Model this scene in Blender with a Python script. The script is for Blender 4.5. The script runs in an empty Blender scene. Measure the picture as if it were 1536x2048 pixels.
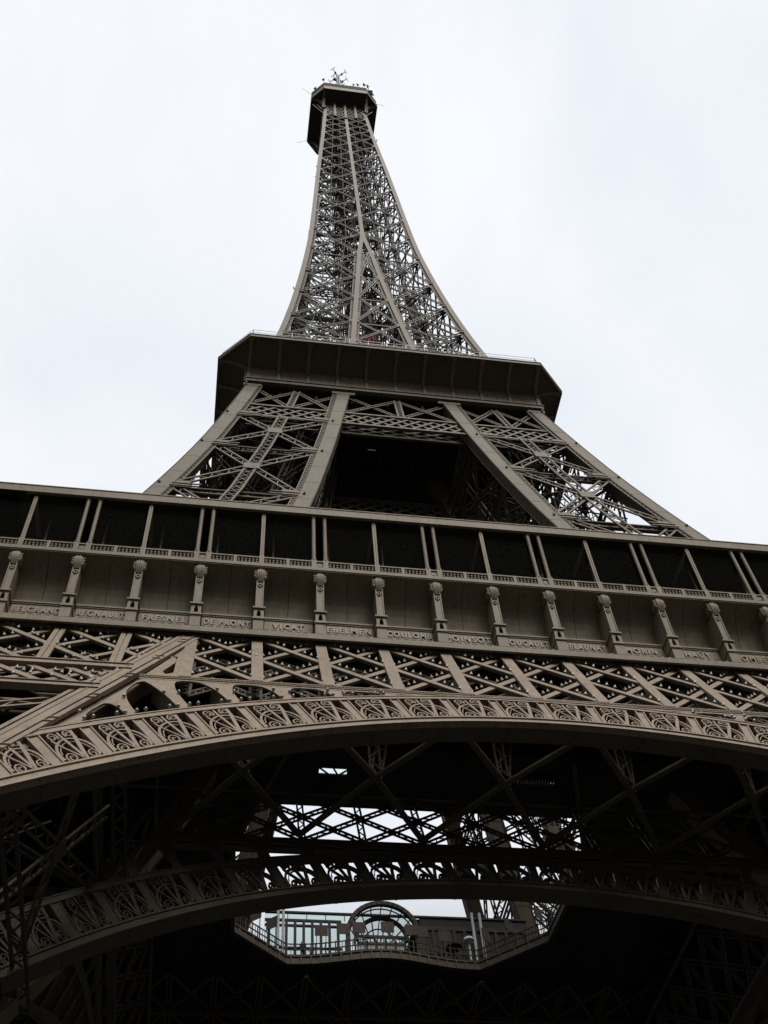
import bpy, math, random
import numpy as np
from mathutils import Matrix, Vector

random.seed(7)
S = bpy.context.scene
COL = S.collection
rad = math.radians

# ------------------------------------------------------------------ camera
CAM = Vector((-16.232, -77.322, 1.7))
rx = Vector((0.98857384, -0.13974037, -0.05651897))
ux = Vector((-0.08165052, -0.81159702, 0.57848377))
fx = Vector((0.12670816, 0.56725912, 0.81373345))
cd = bpy.data.cameras.new('camera')
cam = bpy.data.objects.new('camera', cd)
COL.objects.link(cam)
m = Matrix((rx, ux, -fx)).transposed().to_4x4()
m.translation = CAM
cam.matrix_world = m
cd.sensor_fit = 'VERTICAL'
cd.sensor_height = 36.0
cd.sensor_width = 27.0
cd.lens = 36.0 * 2229.9 / 2048
cd.clip_start = 0.1
cd.clip_end = 20000
S.camera = cam

# ------------------------------------------------------------------ sky, sun, exposure
S.view_settings.view_transform = 'Standard'
S.view_settings.look = 'None'
S.view_settings.exposure = 1.05
S.view_settings.gamma = 1.0
SUN_EL, SUN_AZ = rad(55), rad(166)      # azimuth measured clockwise from +y
wd = bpy.data.worlds.new('World')
S.world = wd
wd.use_nodes = True
nt = wd.node_tree
nt.nodes.clear()
N = nt.nodes.new
out = N('ShaderNodeOutputWorld')
bg = N('ShaderNodeBackground')
sky = N('ShaderNodeTexSky')
sky.sky_type = 'NISHITA'
sky.sun_disc = False
sky.sun_elevation = SUN_EL
sky.sun_rotation = SUN_AZ
sky.air_density = 1.0
sky.dust_density = 3.0
sc = N('ShaderNodeVectorMath'); sc.operation = 'SCALE'; sc.inputs[3].default_value = 0.10
nt.links.new(sky.outputs[0], sc.inputs[0])
tc = N('ShaderNodeTexCoord')
nz = N('ShaderNodeTexNoise'); nz.inputs['Scale'].default_value = 2.3; nz.inputs['Detail'].default_value = 6
nz.inputs['Roughness'].default_value = 0.5; nz.inputs['Distortion'].default_value = 0.4
mp = N('ShaderNodeMapping'); mp.inputs['Location'].default_value = (3.1, 1.4, 0.2)
nt.links.new(tc.outputs['Generated'], mp.inputs[0])
nt.links.new(mp.outputs[0], nz.inputs[0])
cr = N('ShaderNodeValToRGB')
cr.color_ramp.elements[0].position = 0.33; cr.color_ramp.elements[0].color = (0.80, 0.86, 0.925, 1)
cr.color_ramp.elements[1].position = 0.62; cr.color_ramp.elements[1].color = (0.98, 0.995, 1.03, 1)
nt.links.new(nz.outputs[0], cr.inputs[0])
mx = N('ShaderNodeMixRGB'); mx.inputs[0].default_value = 0.93
nt.links.new(sc.outputs[0], mx.inputs[1]); nt.links.new(cr.outputs[0], mx.inputs[2])
# an overcast sky is darkest at the horizon (and trees and houses stand there)
sx_ = N('ShaderNodeSeparateXYZ'); nt.links.new(tc.outputs['Generated'], sx_.inputs[0])
gr_ = N('ShaderNodeValToRGB'); e_ = gr_.color_ramp.elements
e_[0].position = 0.0; e_[0].color = (0.03, 0.03, 0.03, 1); e_[1].position = 0.60; e_[1].color = (1, 1, 1, 1)
k_ = e_.new(0.30); k_.color = (0.07, 0.07, 0.07, 1); k_ = e_.new(0.48); k_.color = (0.36, 0.36, 0.36, 1)
nt.links.new(sx_.outputs[2], gr_.inputs[0])
mu_ = N('ShaderNodeMixRGB'); mu_.blend_type = 'MULTIPLY'; mu_.inputs[0].default_value = 1.0
nt.links.new(mx.outputs[0], mu_.inputs[1]); nt.links.new(gr_.outputs[0], mu_.inputs[2])
nt.links.new(mu_.outputs[0], bg.inputs[0]); bg.inputs[1].default_value = 0.50
nt.links.new(bg.outputs[0], out.inputs[0])

sd = bpy.data.lights.new('sun', 'SUN')
sd.energy = 1.45; sd.angle = rad(34); sd.color = (1.0, 0.95, 0.88)
so = bpy.data.objects.new('sun', sd); COL.objects.link(so)
dv = Vector((math.sin(SUN_AZ) * math.cos(SUN_EL), math.cos(SUN_AZ) * math.cos(SUN_EL), math.sin(SUN_EL)))
so.rotation_euler = dv.to_track_quat('Z', 'Y').to_euler()
so.location = (0, -200, 300)

# ------------------------------------------------------------------ materials
def mat(name, col, rough=0.6, var=0.12, scale=0.6, metal=0.0, grime=0.0, seams=0.0):
    M = bpy.data.materials.new(name); M.use_nodes = True
    t = M.node_tree; b = t.nodes['Principled BSDF']
    b.inputs['Roughness'].default_value = rough; b.inputs['Metallic'].default_value = metal
    if 'Specular IOR Level' in b.inputs: b.inputs['Specular IOR Level'].default_value = 0.25
    c = t.nodes.new('ShaderNodeTexCoord')
    n1 = t.nodes.new('ShaderNodeTexNoise'); n1.inputs['Scale'].default_value = scale; n1.inputs['Detail'].default_value = 5
    t.links.new(c.outputs['Object'], n1.inputs[0])
    n2 = t.nodes.new('ShaderNodeTexNoise'); n2.inputs['Scale'].default_value = scale * 9; n2.inputs['Detail'].default_value = 4
    mpn = t.nodes.new('ShaderNodeMapping'); mpn.inputs['Scale'].default_value = (1, 1, 0.25)
    t.links.new(c.outputs['Object'], mpn.inputs[0]); t.links.new(mpn.outputs[0], n2.inputs[0])
    ad = t.nodes.new('ShaderNodeMath'); ad.operation = 'ADD'
    t.links.new(n1.outputs[0], ad.inputs[0]); t.links.new(n2.outputs[0], ad.inputs[1])
    r = t.nodes.new('ShaderNodeValToRGB')
    lo = tuple(x * (1 - 1.6 * var) for x in col); hi = tuple(x * (1 + 1.2 * var) for x in col)
    r.color_ramp.elements[0].position = 0.35; r.color_ramp.elements[0].color = (*lo, 1)
    r.color_ramp.elements[1].position = 0.68; r.color_ramp.elements[1].color = (*hi, 1)
    ml = t.nodes.new('ShaderNodeMath'); ml.operation = 'MULTIPLY'; ml.inputs[1].default_value = 0.5
    t.links.new(ad.outputs[0], ml.inputs[0]); t.links.new(ml.outputs[0], r.inputs[0])
    last = r.outputs[0]
    if grime > 0:        # rust spots and streaks, a pattern of their own
        n3 = t.nodes.new('ShaderNodeTexNoise'); n3.inputs['Scale'].default_value = 1.7; n3.inputs['Detail'].default_value = 8
        n3.inputs['Roughness'].default_value = 0.7
        mp3 = t.nodes.new('ShaderNodeMapping'); mp3.inputs['Scale'].default_value = (1.6, 1.6, 0.5)
        t.links.new(c.outputs['Object'], mp3.inputs[0]); t.links.new(mp3.outputs[0], n3.inputs[0])
        r3 = t.nodes.new('ShaderNodeValToRGB')
        r3.color_ramp.elements[0].position = 0.555; r3.color_ramp.elements[0].color = (0, 0, 0, 1)
        r3.color_ramp.elements[1].position = 0.70; r3.color_ramp.elements[1].color = (grime, grime, grime, 1)
        t.links.new(n3.outputs[0], r3.inputs[0])
        mix = t.nodes.new('ShaderNodeMixRGB'); mix.inputs[2].default_value = (0.10, 0.055, 0.035, 1)
        t.links.new(r3.outputs[0], mix.inputs[0]); t.links.new(last, mix.inputs[1]); last = mix.outputs[0]
    t.links.new(last, b.inputs['Base Color'])
    bp = t.nodes.new('ShaderNodeBump'); bp.inputs['Strength'].default_value = 0.15; bp.inputs['Distance'].default_value = 0.05
    t.links.new(n2.outputs[0], bp.inputs['Height']); t.links.new(bp.outputs[0], b.inputs['Normal'])
    return M

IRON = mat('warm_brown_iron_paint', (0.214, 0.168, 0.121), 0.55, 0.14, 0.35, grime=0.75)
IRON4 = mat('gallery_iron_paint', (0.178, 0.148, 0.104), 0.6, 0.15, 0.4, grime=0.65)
IRON_SHADE = mat('shade_toned_iron_paint', (0.092, 0.077, 0.056), 0.6, 0.16, 0.4, grime=0.6)  # same paint as the outer iron, darkened to carry the inside shade
IRON3 = mat('upper_iron_paint', (0.120, 0.099, 0.070), 0.6, 0.13, 0.3, grime=0.4)
DARK = mat('dark_iron_paint', (0.055, 0.052, 0.042), 0.7, 0.2, 0.5)
PLATE_SHADE = mat('shadowed_floor_plate', (0.020, 0.0195, 0.017), 0.8, 0.2, 0.5)  # near black, with the shade under decks and in galleries painted in
LAMPM = mat('pale_lamp_glass', (0.37, 0.37, 0.31), 0.4, 0.05, 3)
WHITE = mat('white_painted_metal', (0.62, 0.64, 0.66), 0.45, 0.06, 2)
BROWN = mat('dark_brown_board', (0.075, 0.055, 0.046), 0.7, 0.2, 2)
RED = mat('red_sheet', (0.20, 0.02, 0.03), 0.6, 0.15, 2)
GRAVEL = mat('gravel', (0.040, 0.038, 0.034), 0.95, 0.25, 0.4)
CORE_SHADE = mat('shade_toned_core_metal', (0.060, 0.056, 0.046), 0.7, 0.15, 0.5)  # dark base colour stands in for the shade deep inside legs and shaft
STONE = mat('pale_stone', (0.28, 0.26, 0.22), 0.85, 0.2, 0.7)
SKIN = mat('skin', (0.42, 0.27, 0.2), 0.6, 0.05, 4)
CLOTH = mat('dark_cloth', (0.03, 0.035, 0.05), 0.9, 0.2, 6)
CLOTH2 = mat('grey_cloth', (0.16, 0.16, 0.17), 0.9, 0.2, 6)

def glow(name, col, st):
    M = bpy.data.materials.new(name); M.use_nodes = True
    b = M.node_tree.nodes['Principled BSDF']
    b.inputs['Base Color'].default_value = (*col, 1)
    b.inputs['Emission Color'].default_value = (*col, 1); b.inputs['Emission Strength'].default_value = st
    return M
WARM = glow('warm_lamp', (0.5, 0.26, 0.09), 0.25)

WARM2 = glow('dim_warm_lamp', (0.30, 0.20, 0.10), 0.10)

def glassmat(name, col, alpha, rough=0.08):
    M = bpy.data.materials.new(name); M.use_nodes = True
    t = M.node_tree; b = t.nodes['Principled BSDF']; o = t.nodes['Material Output']
    b.inputs['Base Color'].default_value = (*col, 1); b.inputs['Roughness'].default_value = rough
    tr = t.nodes.new('ShaderNodeBsdfTransparent'); tr.inputs[0].default_value = (0.90, 0.97, 0.95, 1)
    mi = t.nodes.new('ShaderNodeMixShader'); mi.inputs[0].default_value = alpha
    t.links.new(tr.outputs[0], mi.inputs[1]); t.links.new(b.outputs[0], mi.inputs[2]); t.links.new(mi.outputs[0], o.inputs[0])
    return M
GLASS = glassmat('greenish_glass', (0.10, 0.14, 0.14), 0.28)
PANE = glassmat('pale_window_pane', (0.6, 0.66, 0.64), 0.08, 0.4)
DGLASS = glassmat('dark_window_pane', (0.008, 0.010, 0.010), 0.9, 0.7)

def netmat():
    M = bpy.data.materials.new('diamond_wire_net'); M.use_nodes = True
    t = M.node_tree; b = t.nodes['Principled BSDF']; o = t.nodes['Material Output']
    b.inputs['Base Color'].default_value = (0.045, 0.045, 0.038, 1); b.inputs['Roughness'].default_value = 0.9; b.inputs['Specular IOR Level'].default_value = 0.0
    c = t.nodes.new('ShaderNodeTexCoord'); sp = t.nodes.new('ShaderNodeSeparateXYZ')
    t.links.new(c.outputs['Object'], sp.inputs[0])
    prev = None
    for sg in (1, -1):
        a = t.nodes.new('ShaderNodeMath'); a.operation = 'MULTIPLY'; a.inputs[1].default_value = sg * 0.7
        t.links.new(sp.outputs[0], a.inputs[0])
        s_ = t.nodes.new('ShaderNodeMath'); s_.operation = 'ADD'
        t.links.new(a.outputs[0], s_.inputs[0]); t.links.new(sp.outputs[2], s_.inputs[1])
        k = t.nodes.new('ShaderNodeMath'); k.operation = 'MULTIPLY'; k.inputs[1].default_value = 5.6
        t.links.new(s_.outputs[0], k.inputs[0])
        fr = t.nodes.new('ShaderNodeMath'); fr.operation = 'FRACT'; t.links.new(k.outputs[0], fr.inputs[0])
        l = t.nodes.new('ShaderNodeMath'); l.operation = 'LESS_THAN'; l.inputs[1].default_value = 0.05
        t.links.new(fr.outputs[0], l.inputs[0])
        if prev is None: prev = l
        else:
            mxn = t.nodes.new('ShaderNodeMath'); mxn.operation = 'MAXIMUM'
            t.links.new(prev.outputs[0], mxn.inputs[0]); t.links.new(l.outputs[0], mxn.inputs[1]); prev = mxn
    tr = t.nodes.new('ShaderNodeBsdfTransparent')
    mi = t.nodes.new('ShaderNodeMixShader')
    t.links.new(prev.outputs[0], mi.inputs[0]); t.links.new(tr.outputs[0], mi.inputs[1]); t.links.new(b.outputs[0], mi.inputs[2])
    t.links.new(mi.outputs[0], o.inputs[0])
    return M
NET = netmat()

# ------------------------------------------------------------------ mesh builder
def nrm(a):
    return a / np.maximum(np.linalg.norm(a, axis=-1, keepdims=True), 1e-9)

class MB:
    def __init__(s): s.V = []; s.F = []; s.n = 0
    def add(s, v, faces):
        v = np.asarray(v, float).reshape(-1, 3)
        s.V.append(v); s.F += [tuple(i + s.n for i in f) for f in faces]; s.n += len(v)
    def bars(s, P, Q, Nn, w, d, ext=0.0):
        P = np.asarray(P, float).reshape(-1, 3); Q = np.asarray(Q, float).reshape(-1, 3)
        if len(P) == 0: return
        Nn = np.broadcast_to(np.asarray(Nn, float), P.shape)
        a = nrm(Q - P); b = np.cross(a, Nn)
        bad = np.linalg.norm(b, axis=1) < 1e-3
        if bad.any(): b[bad] = np.cross(a[bad], np.array([0.31, 0.77, 0.55]))
        b = nrm(b); c = np.cross(b, a)
        w = np.broadcast_to(np.asarray(w, float), len(P))[:, None] / 2
        d = np.broadcast_to(np.asarray(d, float), len(P))[:, None] / 2
        P = P - a * ext; Q = Q + a * ext
        o = [(-1, -1), (1, -1), (1, 1), (-1, 1)]
        v = np.stack([E + b * w * i + c * d * j for E in (P, Q) for i, j in o], 1)
        base = np.array([[0, 1, 2, 3], [7, 6, 5, 4], [0, 4, 5, 1], [1, 5, 6, 2], [2, 6, 7, 3], [3, 7, 4, 0]])
        f = (np.arange(len(P))[:, None, None] * 8 + base[None] + s.n).reshape(-1, 4)
        s.V.append(v.reshape(-1, 3)); s.F += [tuple(x) for x in f.tolist()]; s.n += len(P) * 8
    def bar(s, p, q, n, w, d, ext=0.0): s.bars([p], [q], n, w, d, ext)
    def poly(s, pts, n, w, d, ext=0.02):
        pts = np.asarray(pts, float); s.bars(pts[:-1], pts[1:], n, w, d, ext)
    def girder(s, p, q, n, w, d=0.3, cw=0.16, lw=0.09, pitch=None, double=False, ld=0.06):
        p = np.asarray(p, float); q = np.asarray(q, float); L = np.linalg.norm(q - p)
        if L < 0.3: return
        a = (q - p) / L; b = np.cross(a, n); b /= max(np.linalg.norm(b), 1e-9)
        h = (w - cw) / 2
        s.bars([p + b * h, p - b * h], [q + b * h, q - b * h], n, cw, d)
        k = max(1, int(round(L / (pitch or w))))
        t = np.linspace(0, L, k + 1)
        sg = np.where(np.arange(k + 1) % 2 == 0, 1.0, -1.0)
        pts = p + a * t[:, None] + b * (sg * h)[:, None]
        s.bars(pts[:-1], pts[1:], n, lw, ld)
        if double:
            pts = p + a * t[:, None] - b * (sg * h)[:, None]
            s.bars(pts[:-1], pts[1:], n, lw, ld * 0.8)
    def box(s, x0, x1, y0, y1, z0, z1):
        s.add([(x0, y0, z0), (x1, y0, z0), (x1, y1, z0), (x0, y1, z0), (x0, y0, z1), (x1, y0, z1), (x1, y1, z1), (x0, y1, z1)],
              [(3, 2, 1, 0), (4, 5, 6, 7), (0, 1, 5, 4), (1, 2, 6, 5), (2, 3, 7, 6), (3, 0, 4, 7)])
    def grid(s, g, closed=False):
        g = np.asarray(g, float); r, c = g.shape[:2]
        f = [(i * c + j, i * c + j + 1, (i + 1) * c + j + 1, (i + 1) * c + j) for i in range(r - 1) for j in range(c - 1)]
        if closed: f += [(i * c + c - 1, i * c, (i + 1) * c, (i + 1) * c + c - 1) for i in range(r - 1)]
        s.add(g.reshape(-1, 3), f)
    def slab(s, front, back):            # two matching grids closed into a solid
        front = np.asarray(front, float); back = np.asarray(back, float)
        s.grid(front); s.grid(back[:, ::-1])
        for i in (0, -1): s.grid(np.stack([front[i], back[i]]))
        for j in (0, -1): s.grid(np.stack([front[:, j], back[:, j]]))
    def prism(s, pts, dirv):             # closed outline pts extruded along dirv
        pts = np.asarray(pts, float); k = len(pts); q = pts + np.asarray(dirv, float)
        s.add(np.concatenate([pts, q]), [tuple(range(k)), tuple(range(2 * k - 1, k - 1, -1))] +
              [(i, i + k, (i + 1) % k + k, (i + 1) % k) for i in range(k)])
    def loft(s, secs):                   # list of rings, capped
        secs = [np.asarray(x, float) for x in secs]; k = len(secs[0])
        s.grid(np.stack(secs), closed=True)
        for x in (secs[0][::-1], secs[-1]): s.add(x, [tuple(range(k))])
    def tube(s, pts, r, seg=8):
        pts = np.asarray(pts, float); r = np.broadcast_to(np.asarray(r, float), len(pts)); secs = []
        for i in range(len(pts)):
            a = nrm(pts[min(i + 1, len(pts) - 1)] - pts[max(i - 1, 0)])
            h = np.array([0, 0, 1.0]) if abs(a[2]) < 0.9 else np.array([1.0, 0, 0])
            b = nrm(np.cross(a, h)); c = np.cross(a, b)
            t = np.arange(seg) * 2 * math.pi / seg
            secs.append(pts[i] + r[i] * (np.cos(t)[:, None] * b + np.sin(t)[:, None] * c))
        s.loft(secs)
    def cone(s, p, up, r, h, seg=6):
        up = nrm(np.asarray(up, float)); b = nrm(np.cross(up, [0.3, 0.8, 0.52])); c = np.cross(up, b)
        t = np.arange(seg) * 2 * math.pi / seg
        ring = p + r * (np.cos(t)[:, None] * b + np.sin(t)[:, None] * c)
        s.add(np.vstack([ring, [p + up * h]]), [tuple(range(seg))[::-1]] + [(i, (i + 1) % seg, seg) for i in range(seg)])
    def build(s, name, material, parent=None, smooth=False, rot=0.0):
        me = bpy.data.meshes.new(name)
        me.from_pydata(np.concatenate(s.V) if s.V else [], [], s.F)
        me.materials.append(material); me.validate()
        if smooth: me.polygons.foreach_set('use_smooth', [True] * len(me.polygons))
        me.update()
        o = bpy.data.objects.new(name, me); COL.objects.link(o)
        if parent: o.parent = parent
        if rot: o.rotation_euler.z = rot
        return o

def tag(o, label=None, cat=None, group=None, kind=None):
    if label: o['label'] = label
    if cat: o['category'] = cat
    if group: o['group'] = group
    if kind: o['kind'] = kind
    return o
def empty(name, loc=(0, 0, 0), rz=0.0):
    o = bpy.data.objects.new(name, None); COL.objects.link(o); o.location = loc; o.rotation_euler.z = rz
    o.empty_display_size = 0.5
    return o
def copy_tree(o, parent, rz=None):
    c = o.copy(); COL.objects.link(c); c.parent = parent
    if rz is not None: c.rotation_euler.z = rz
    for ch in list(o.children): copy_tree(ch, c)
    return c
HP = math.pi / 2

# ------------------------------------------------------------------ ground
g = MB(); g.box(-3000, 3000, -3000, 3000, -0.5, 0.0)
tag(g.build('ground', GRAVEL), kind='structure')

# ------------------------------------------------------------------ the tower: profile
TOWER = empty('iron_tower')
tag(TOWER, 'towering brown wrought iron lattice tower with a decorated arch, seen from below', 'tower')
PZ = [0, 25, 52.16, 62, 70, 77.9, 91.9, 98.8, 110.7, 118, 130.1, 142.6, 153, 163.8, 175.8, 190, 203, 216.8, 228.7, 243, 260, 268, 275]
PW = [58.7, 46.22, 32.64, 28.9, 26.4, 24.2, 20.75, 19.25, 16.85, 15.55, 13.65, 12.08, 11.0, 10.02, 9.12, 8.4, 7.82, 7.2, 6.62, 5.9, 5.2, 4.87, 4.8]
QZ = [0, 51, 62, 78.4, 92, 100.9, 110.2, 116, 130.5, 140, 149.8, 159.4, 170.8, 182, 300]
QV = [40.64, 18.2, 15.2, 11.2, 8.85, 7.45, 6.1, 5.3, 3.85, 3.15, 2.42, 1.72, 0.95, 0.0, 0.0]
def smooth_table(X, Y):
    X = np.array(X, float); Y = np.array(Y, float); h = np.diff(X); d = np.diff(Y) / h
    m_ = np.zeros(len(X)); m_[0], m_[-1] = d[0], d[-1]
    for i in range(1, len(X) - 1):
        if d[i - 1] * d[i] > 0:
            w1, w2 = 2 * h[i] + h[i - 1], h[i] + 2 * h[i - 1]; m_[i] = (w1 + w2) / (w1 / d[i - 1] + w2 / d[i])
    def f(z):
        z = min(max(z, X[0]), X[-1]); i = min(int(np.searchsorted(X, z, 'right')) - 1, len(h) - 1); t = (z - X[i]) / h[i]
        return float((1 + 2 * t) * (1 - t) ** 2 * Y[i] + t * (1 - t) ** 2 * h[i] * m_[i] + t * t * (3 - 2 * t) * Y[i + 1] + t * t * (t - 1) * h[i] * m_[i + 1])
    return f
W = smooth_table(PZ, PW)
Vv = smooth_table(QZ, QV)
sF = 3.677                                   # console pitch

def face_normal(slope): return nrm(np.array([0, -1.0, slope]))

# ------------------------------------------------------------------ the great arch and its truss (one face)
M5 = 0.5; NF = face_normal(M5)               # front plane y = -W(z), slope 0.5 below the first floor
NI = face_normal(0.45)
class Plane:
    def __init__(s, inner): s.inner = inner; s.n = NI if inner else NF; s.dz = 0.8 if inner else 0.0
    def y(s, z): return -(20.15 + 0.45 * (51 - z)) if s.inner else -(32.64 + (52.16 - z) * M5)
    def p(s, x, z, o=0.0): return np.array([x, s.y(z), z]) + s.n * o
    def lo(s, x):
        if s.inner: return 40.73 - 0.01007 * x * x - 6.4e-6 * x ** 4
        return 39.917 - 0.017246 * x * x + 1e-6 * x ** 4 + s.dz
    def up(s, x):
        if s.inner: return s.lo(x) + 2.75 + 0.0035 * x * x
        return 42.714 - 0.01242 * x * x - 2e-6 * x ** 4 + s.dz
    def at(s, X, f, o=0.0):                 # radial coordinate: f=0 intrados edge, 1 top of the fans
        L = np.array([0.92 * X, s.lo(0.92 * X)]); U = np.array([X, s.up(X)])
        q = L + (U - L) * f
        return s.p(q[0], q[1], o)
    def at2(s, X, f):
        L = np.array([0.92 * X, s.lo(0.92 * X)]); U = np.array([X, s.up(X)])
        return L + (U - L) * f
PX = [0, 2.61, 5.22, 7.85, 10.44, 12.98, 15.48, 17.8, 20.05, 22.12, 24.05, 25.85, 27.5]
POSTS = [-x for x in PX[:0:-1]] + PX

def arch_band(pl, fine):
    """edge strips, posts and the deep soffit plate of one arch; returns builders"""
    b = MB(); XS = np.linspace(-27.5, 27.5, 89)
    def strip(f0, f1, o0, o1):
        fr = np.array([[pl.at(x, f, o1) for x in XS] for f in (f0, f1)])
        bk = np.array([[pl.at(x, f, o0) for x in XS] for f in (f0, f1)])
        b.slab(fr, bk)
    strip(0.0, 0.165, -0.25, 0.06); strip(1.0, 1.17, -0.25, 0.06)
    strip(0.135, 0.175, 0.062, 0.14); strip(1.0, 1.045, 0.062, 0.12); strip(1.14, 1.17, 0.062, 0.10)
    strip(-0.012, 0.02, 0.062, 0.10)
    for X in POSTS:                          # posts between the fans
        n2 = 0.235
        fr = np.array([[pl.at(X + t, f, 0.03) for t in (-n2, n2)] for f in (0.16, 1.01)])
        bk = np.array([[pl.at(X + t, f, -0.22) for t in (-n2, n2)] for f in (0.16, 1.01)])
        b.slab(fr, bk)
        for t in (-n2 + .03, n2 - .03):
            b.bar(pl.at(X + t, 0.17, 0.06), pl.at(X + t, 1.0, 0.06), pl.n, 0.07, 0.06)
    sf = MB()                                # soffit: plate 1.25 m deep under the lower strip
    back = np.array([0, 1.0, 0])
    a0 = np.array([pl.at(x, 0.0, 0.0) for x in XS]); a1 = np.array([pl.at(x, 0.03, 0.0) for x in XS])
    sf.slab(np.stack([a0, a0 + back * 1.25]), np.stack([a1 - [0, 0, 0.0], a1 + back * 1.25]))
    for i in range(4, len(XS), 6):           # plate joints
        sf.bar(a0[i] + [0, 0, -0.012], a0[i] + back * 1.25 + [0, 0, -0.012], (0, 0, 1), 0.10, 0.03)
    rb = MB()                                # rear band of the box arch
    def rstrip(f0, f1):
        fr = np.array([[pl.at(x, f, -0.0) + back * 1.25 for x in XS] for f in (f0, f1)])
        rb.slab(fr, fr + back * 0.18)
    rstrip(0.035, 0.16); rstrip(1.0, 1.2)
    for X in POSTS:
        p, q = pl.at(X, 0.1) + back * 1.3, pl.at(X, 1.05) + back * 1.3
        rb.girder(p, q, pl.n, 0.55, 0.15, 0.12, 0.07, 0.5)
    top0 = np.array([pl.at(x, 1.17, -0.22) for x in XS])
    sf2 = np.stack([top0, top0 + back * 1.1])
    rb.slab(sf2, sf2 + np.array([0, 0, 0.04]))
    return b, sf, rb

def fan(pl, X0, X1, b):
    xm, h = (X0 + X1) / 2, abs(X1 - X0) / 2 - 0.25
    def P(a, f, o=0.02): return pl.at(xm + a * h, f, o)
    def line(pts, w=0.13, d=0.13, o=0.0): b.poly([P(a, f, o) for a, f in pts], pl.n, w, d)
    t = np.linspace(-0.25, math.pi + 0.25, 19)
    line([(0.96 * math.cos(x), 0.36 + 0.42 * math.sin(x)) for x in t], 0.12, 0.16)
    line([(0.80 * math.cos(x), 0.35 + 0.35 * math.sin(x)) for x in t[2:-2]], 0.05, 0.10)
    for e, wv in ((-0.66, 0.08), (-0.12, 0.12), (0.42, 0.17)):
        line([(0.12 + 0 * e, 0.17), (e * 1.0, 0.76 - 0.18 * e * e), (e * 1.12, 0.80)], wv, 0.15, 0.01)
    line([(-0.12, 0.76), (-0.16, 1.0)], 0.10, 0.12, 0.01); line([(0.46, 0.74), (0.52, 1.0)], 0.14, 0.12, 0.01)
    def scroll(cx, cf, r, sg, tail):
        pts = []
        for k in range(15):
            th = k / 14 * 2.9 * math.pi; rr = r * (1 - 0.78 * k / 14)
            pts.append((cx + sg * rr * math.cos(th - 0.6) , cf + 0.75 * rr * math.sin(th - 0.6) * 0.62))
        line([tail] + pts, 0.075, 0.15, 0.02)
    scroll(-0.58, 0.87, 0.27, 1, (-0.40, 0.84)); scroll(0.26, 0.90, 0.25, -1, (0.10, 0.87))
    scroll(-0.50, 0.27, 0.30, -1, (0.05, 0.17)); scroll(0.60, 0.28, 0.28, 1, (0.18, 0.17))

LAMPS = []                                   # (point, up) of the small cone lamps on the front members
def lamps_on(p, q, n, segs, skip=0.0):
    p = np.asarray(p); q = np.asarray(q); a = nrm(q - p); L = np.linalg.norm(q - p)
    up = np.cross(a, n); up = up if up[2] > 0 else -up
    for k in range(segs):
        mid = L * (k + 0.5) / segs
        for dd in (-0.52, 0.0, 0.52):
            LAMPS.append((p + a * (mid + dd) + nrm(up) * 0.33 + n * 0.08, nrm(nrm(up) * 0.3 + np.array([0, -.55, 0.8]))))

def ribx(z): return Vv(z)
def clipseg(x0, z0, x1, z1, keep):
    """part of a straight member for which keep(x, z) holds (one interval)"""
    t = np.linspace(0, 1, 161); ok = [keep(x0 + (x1 - x0) * s, z0 + (z1 - z0) * s) for s in t]
    if not any(ok): return None
    i = ok.index(True); j = len(ok) - 1 - ok[::-1].index(True)
    if t[j] - t[i] < 0.06: return None
    f = lambda s: (x0 + (x1 - x0) * s, z0 + (z1 - z0) * s)
    return f(t[i]) + f(t[j])

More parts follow.
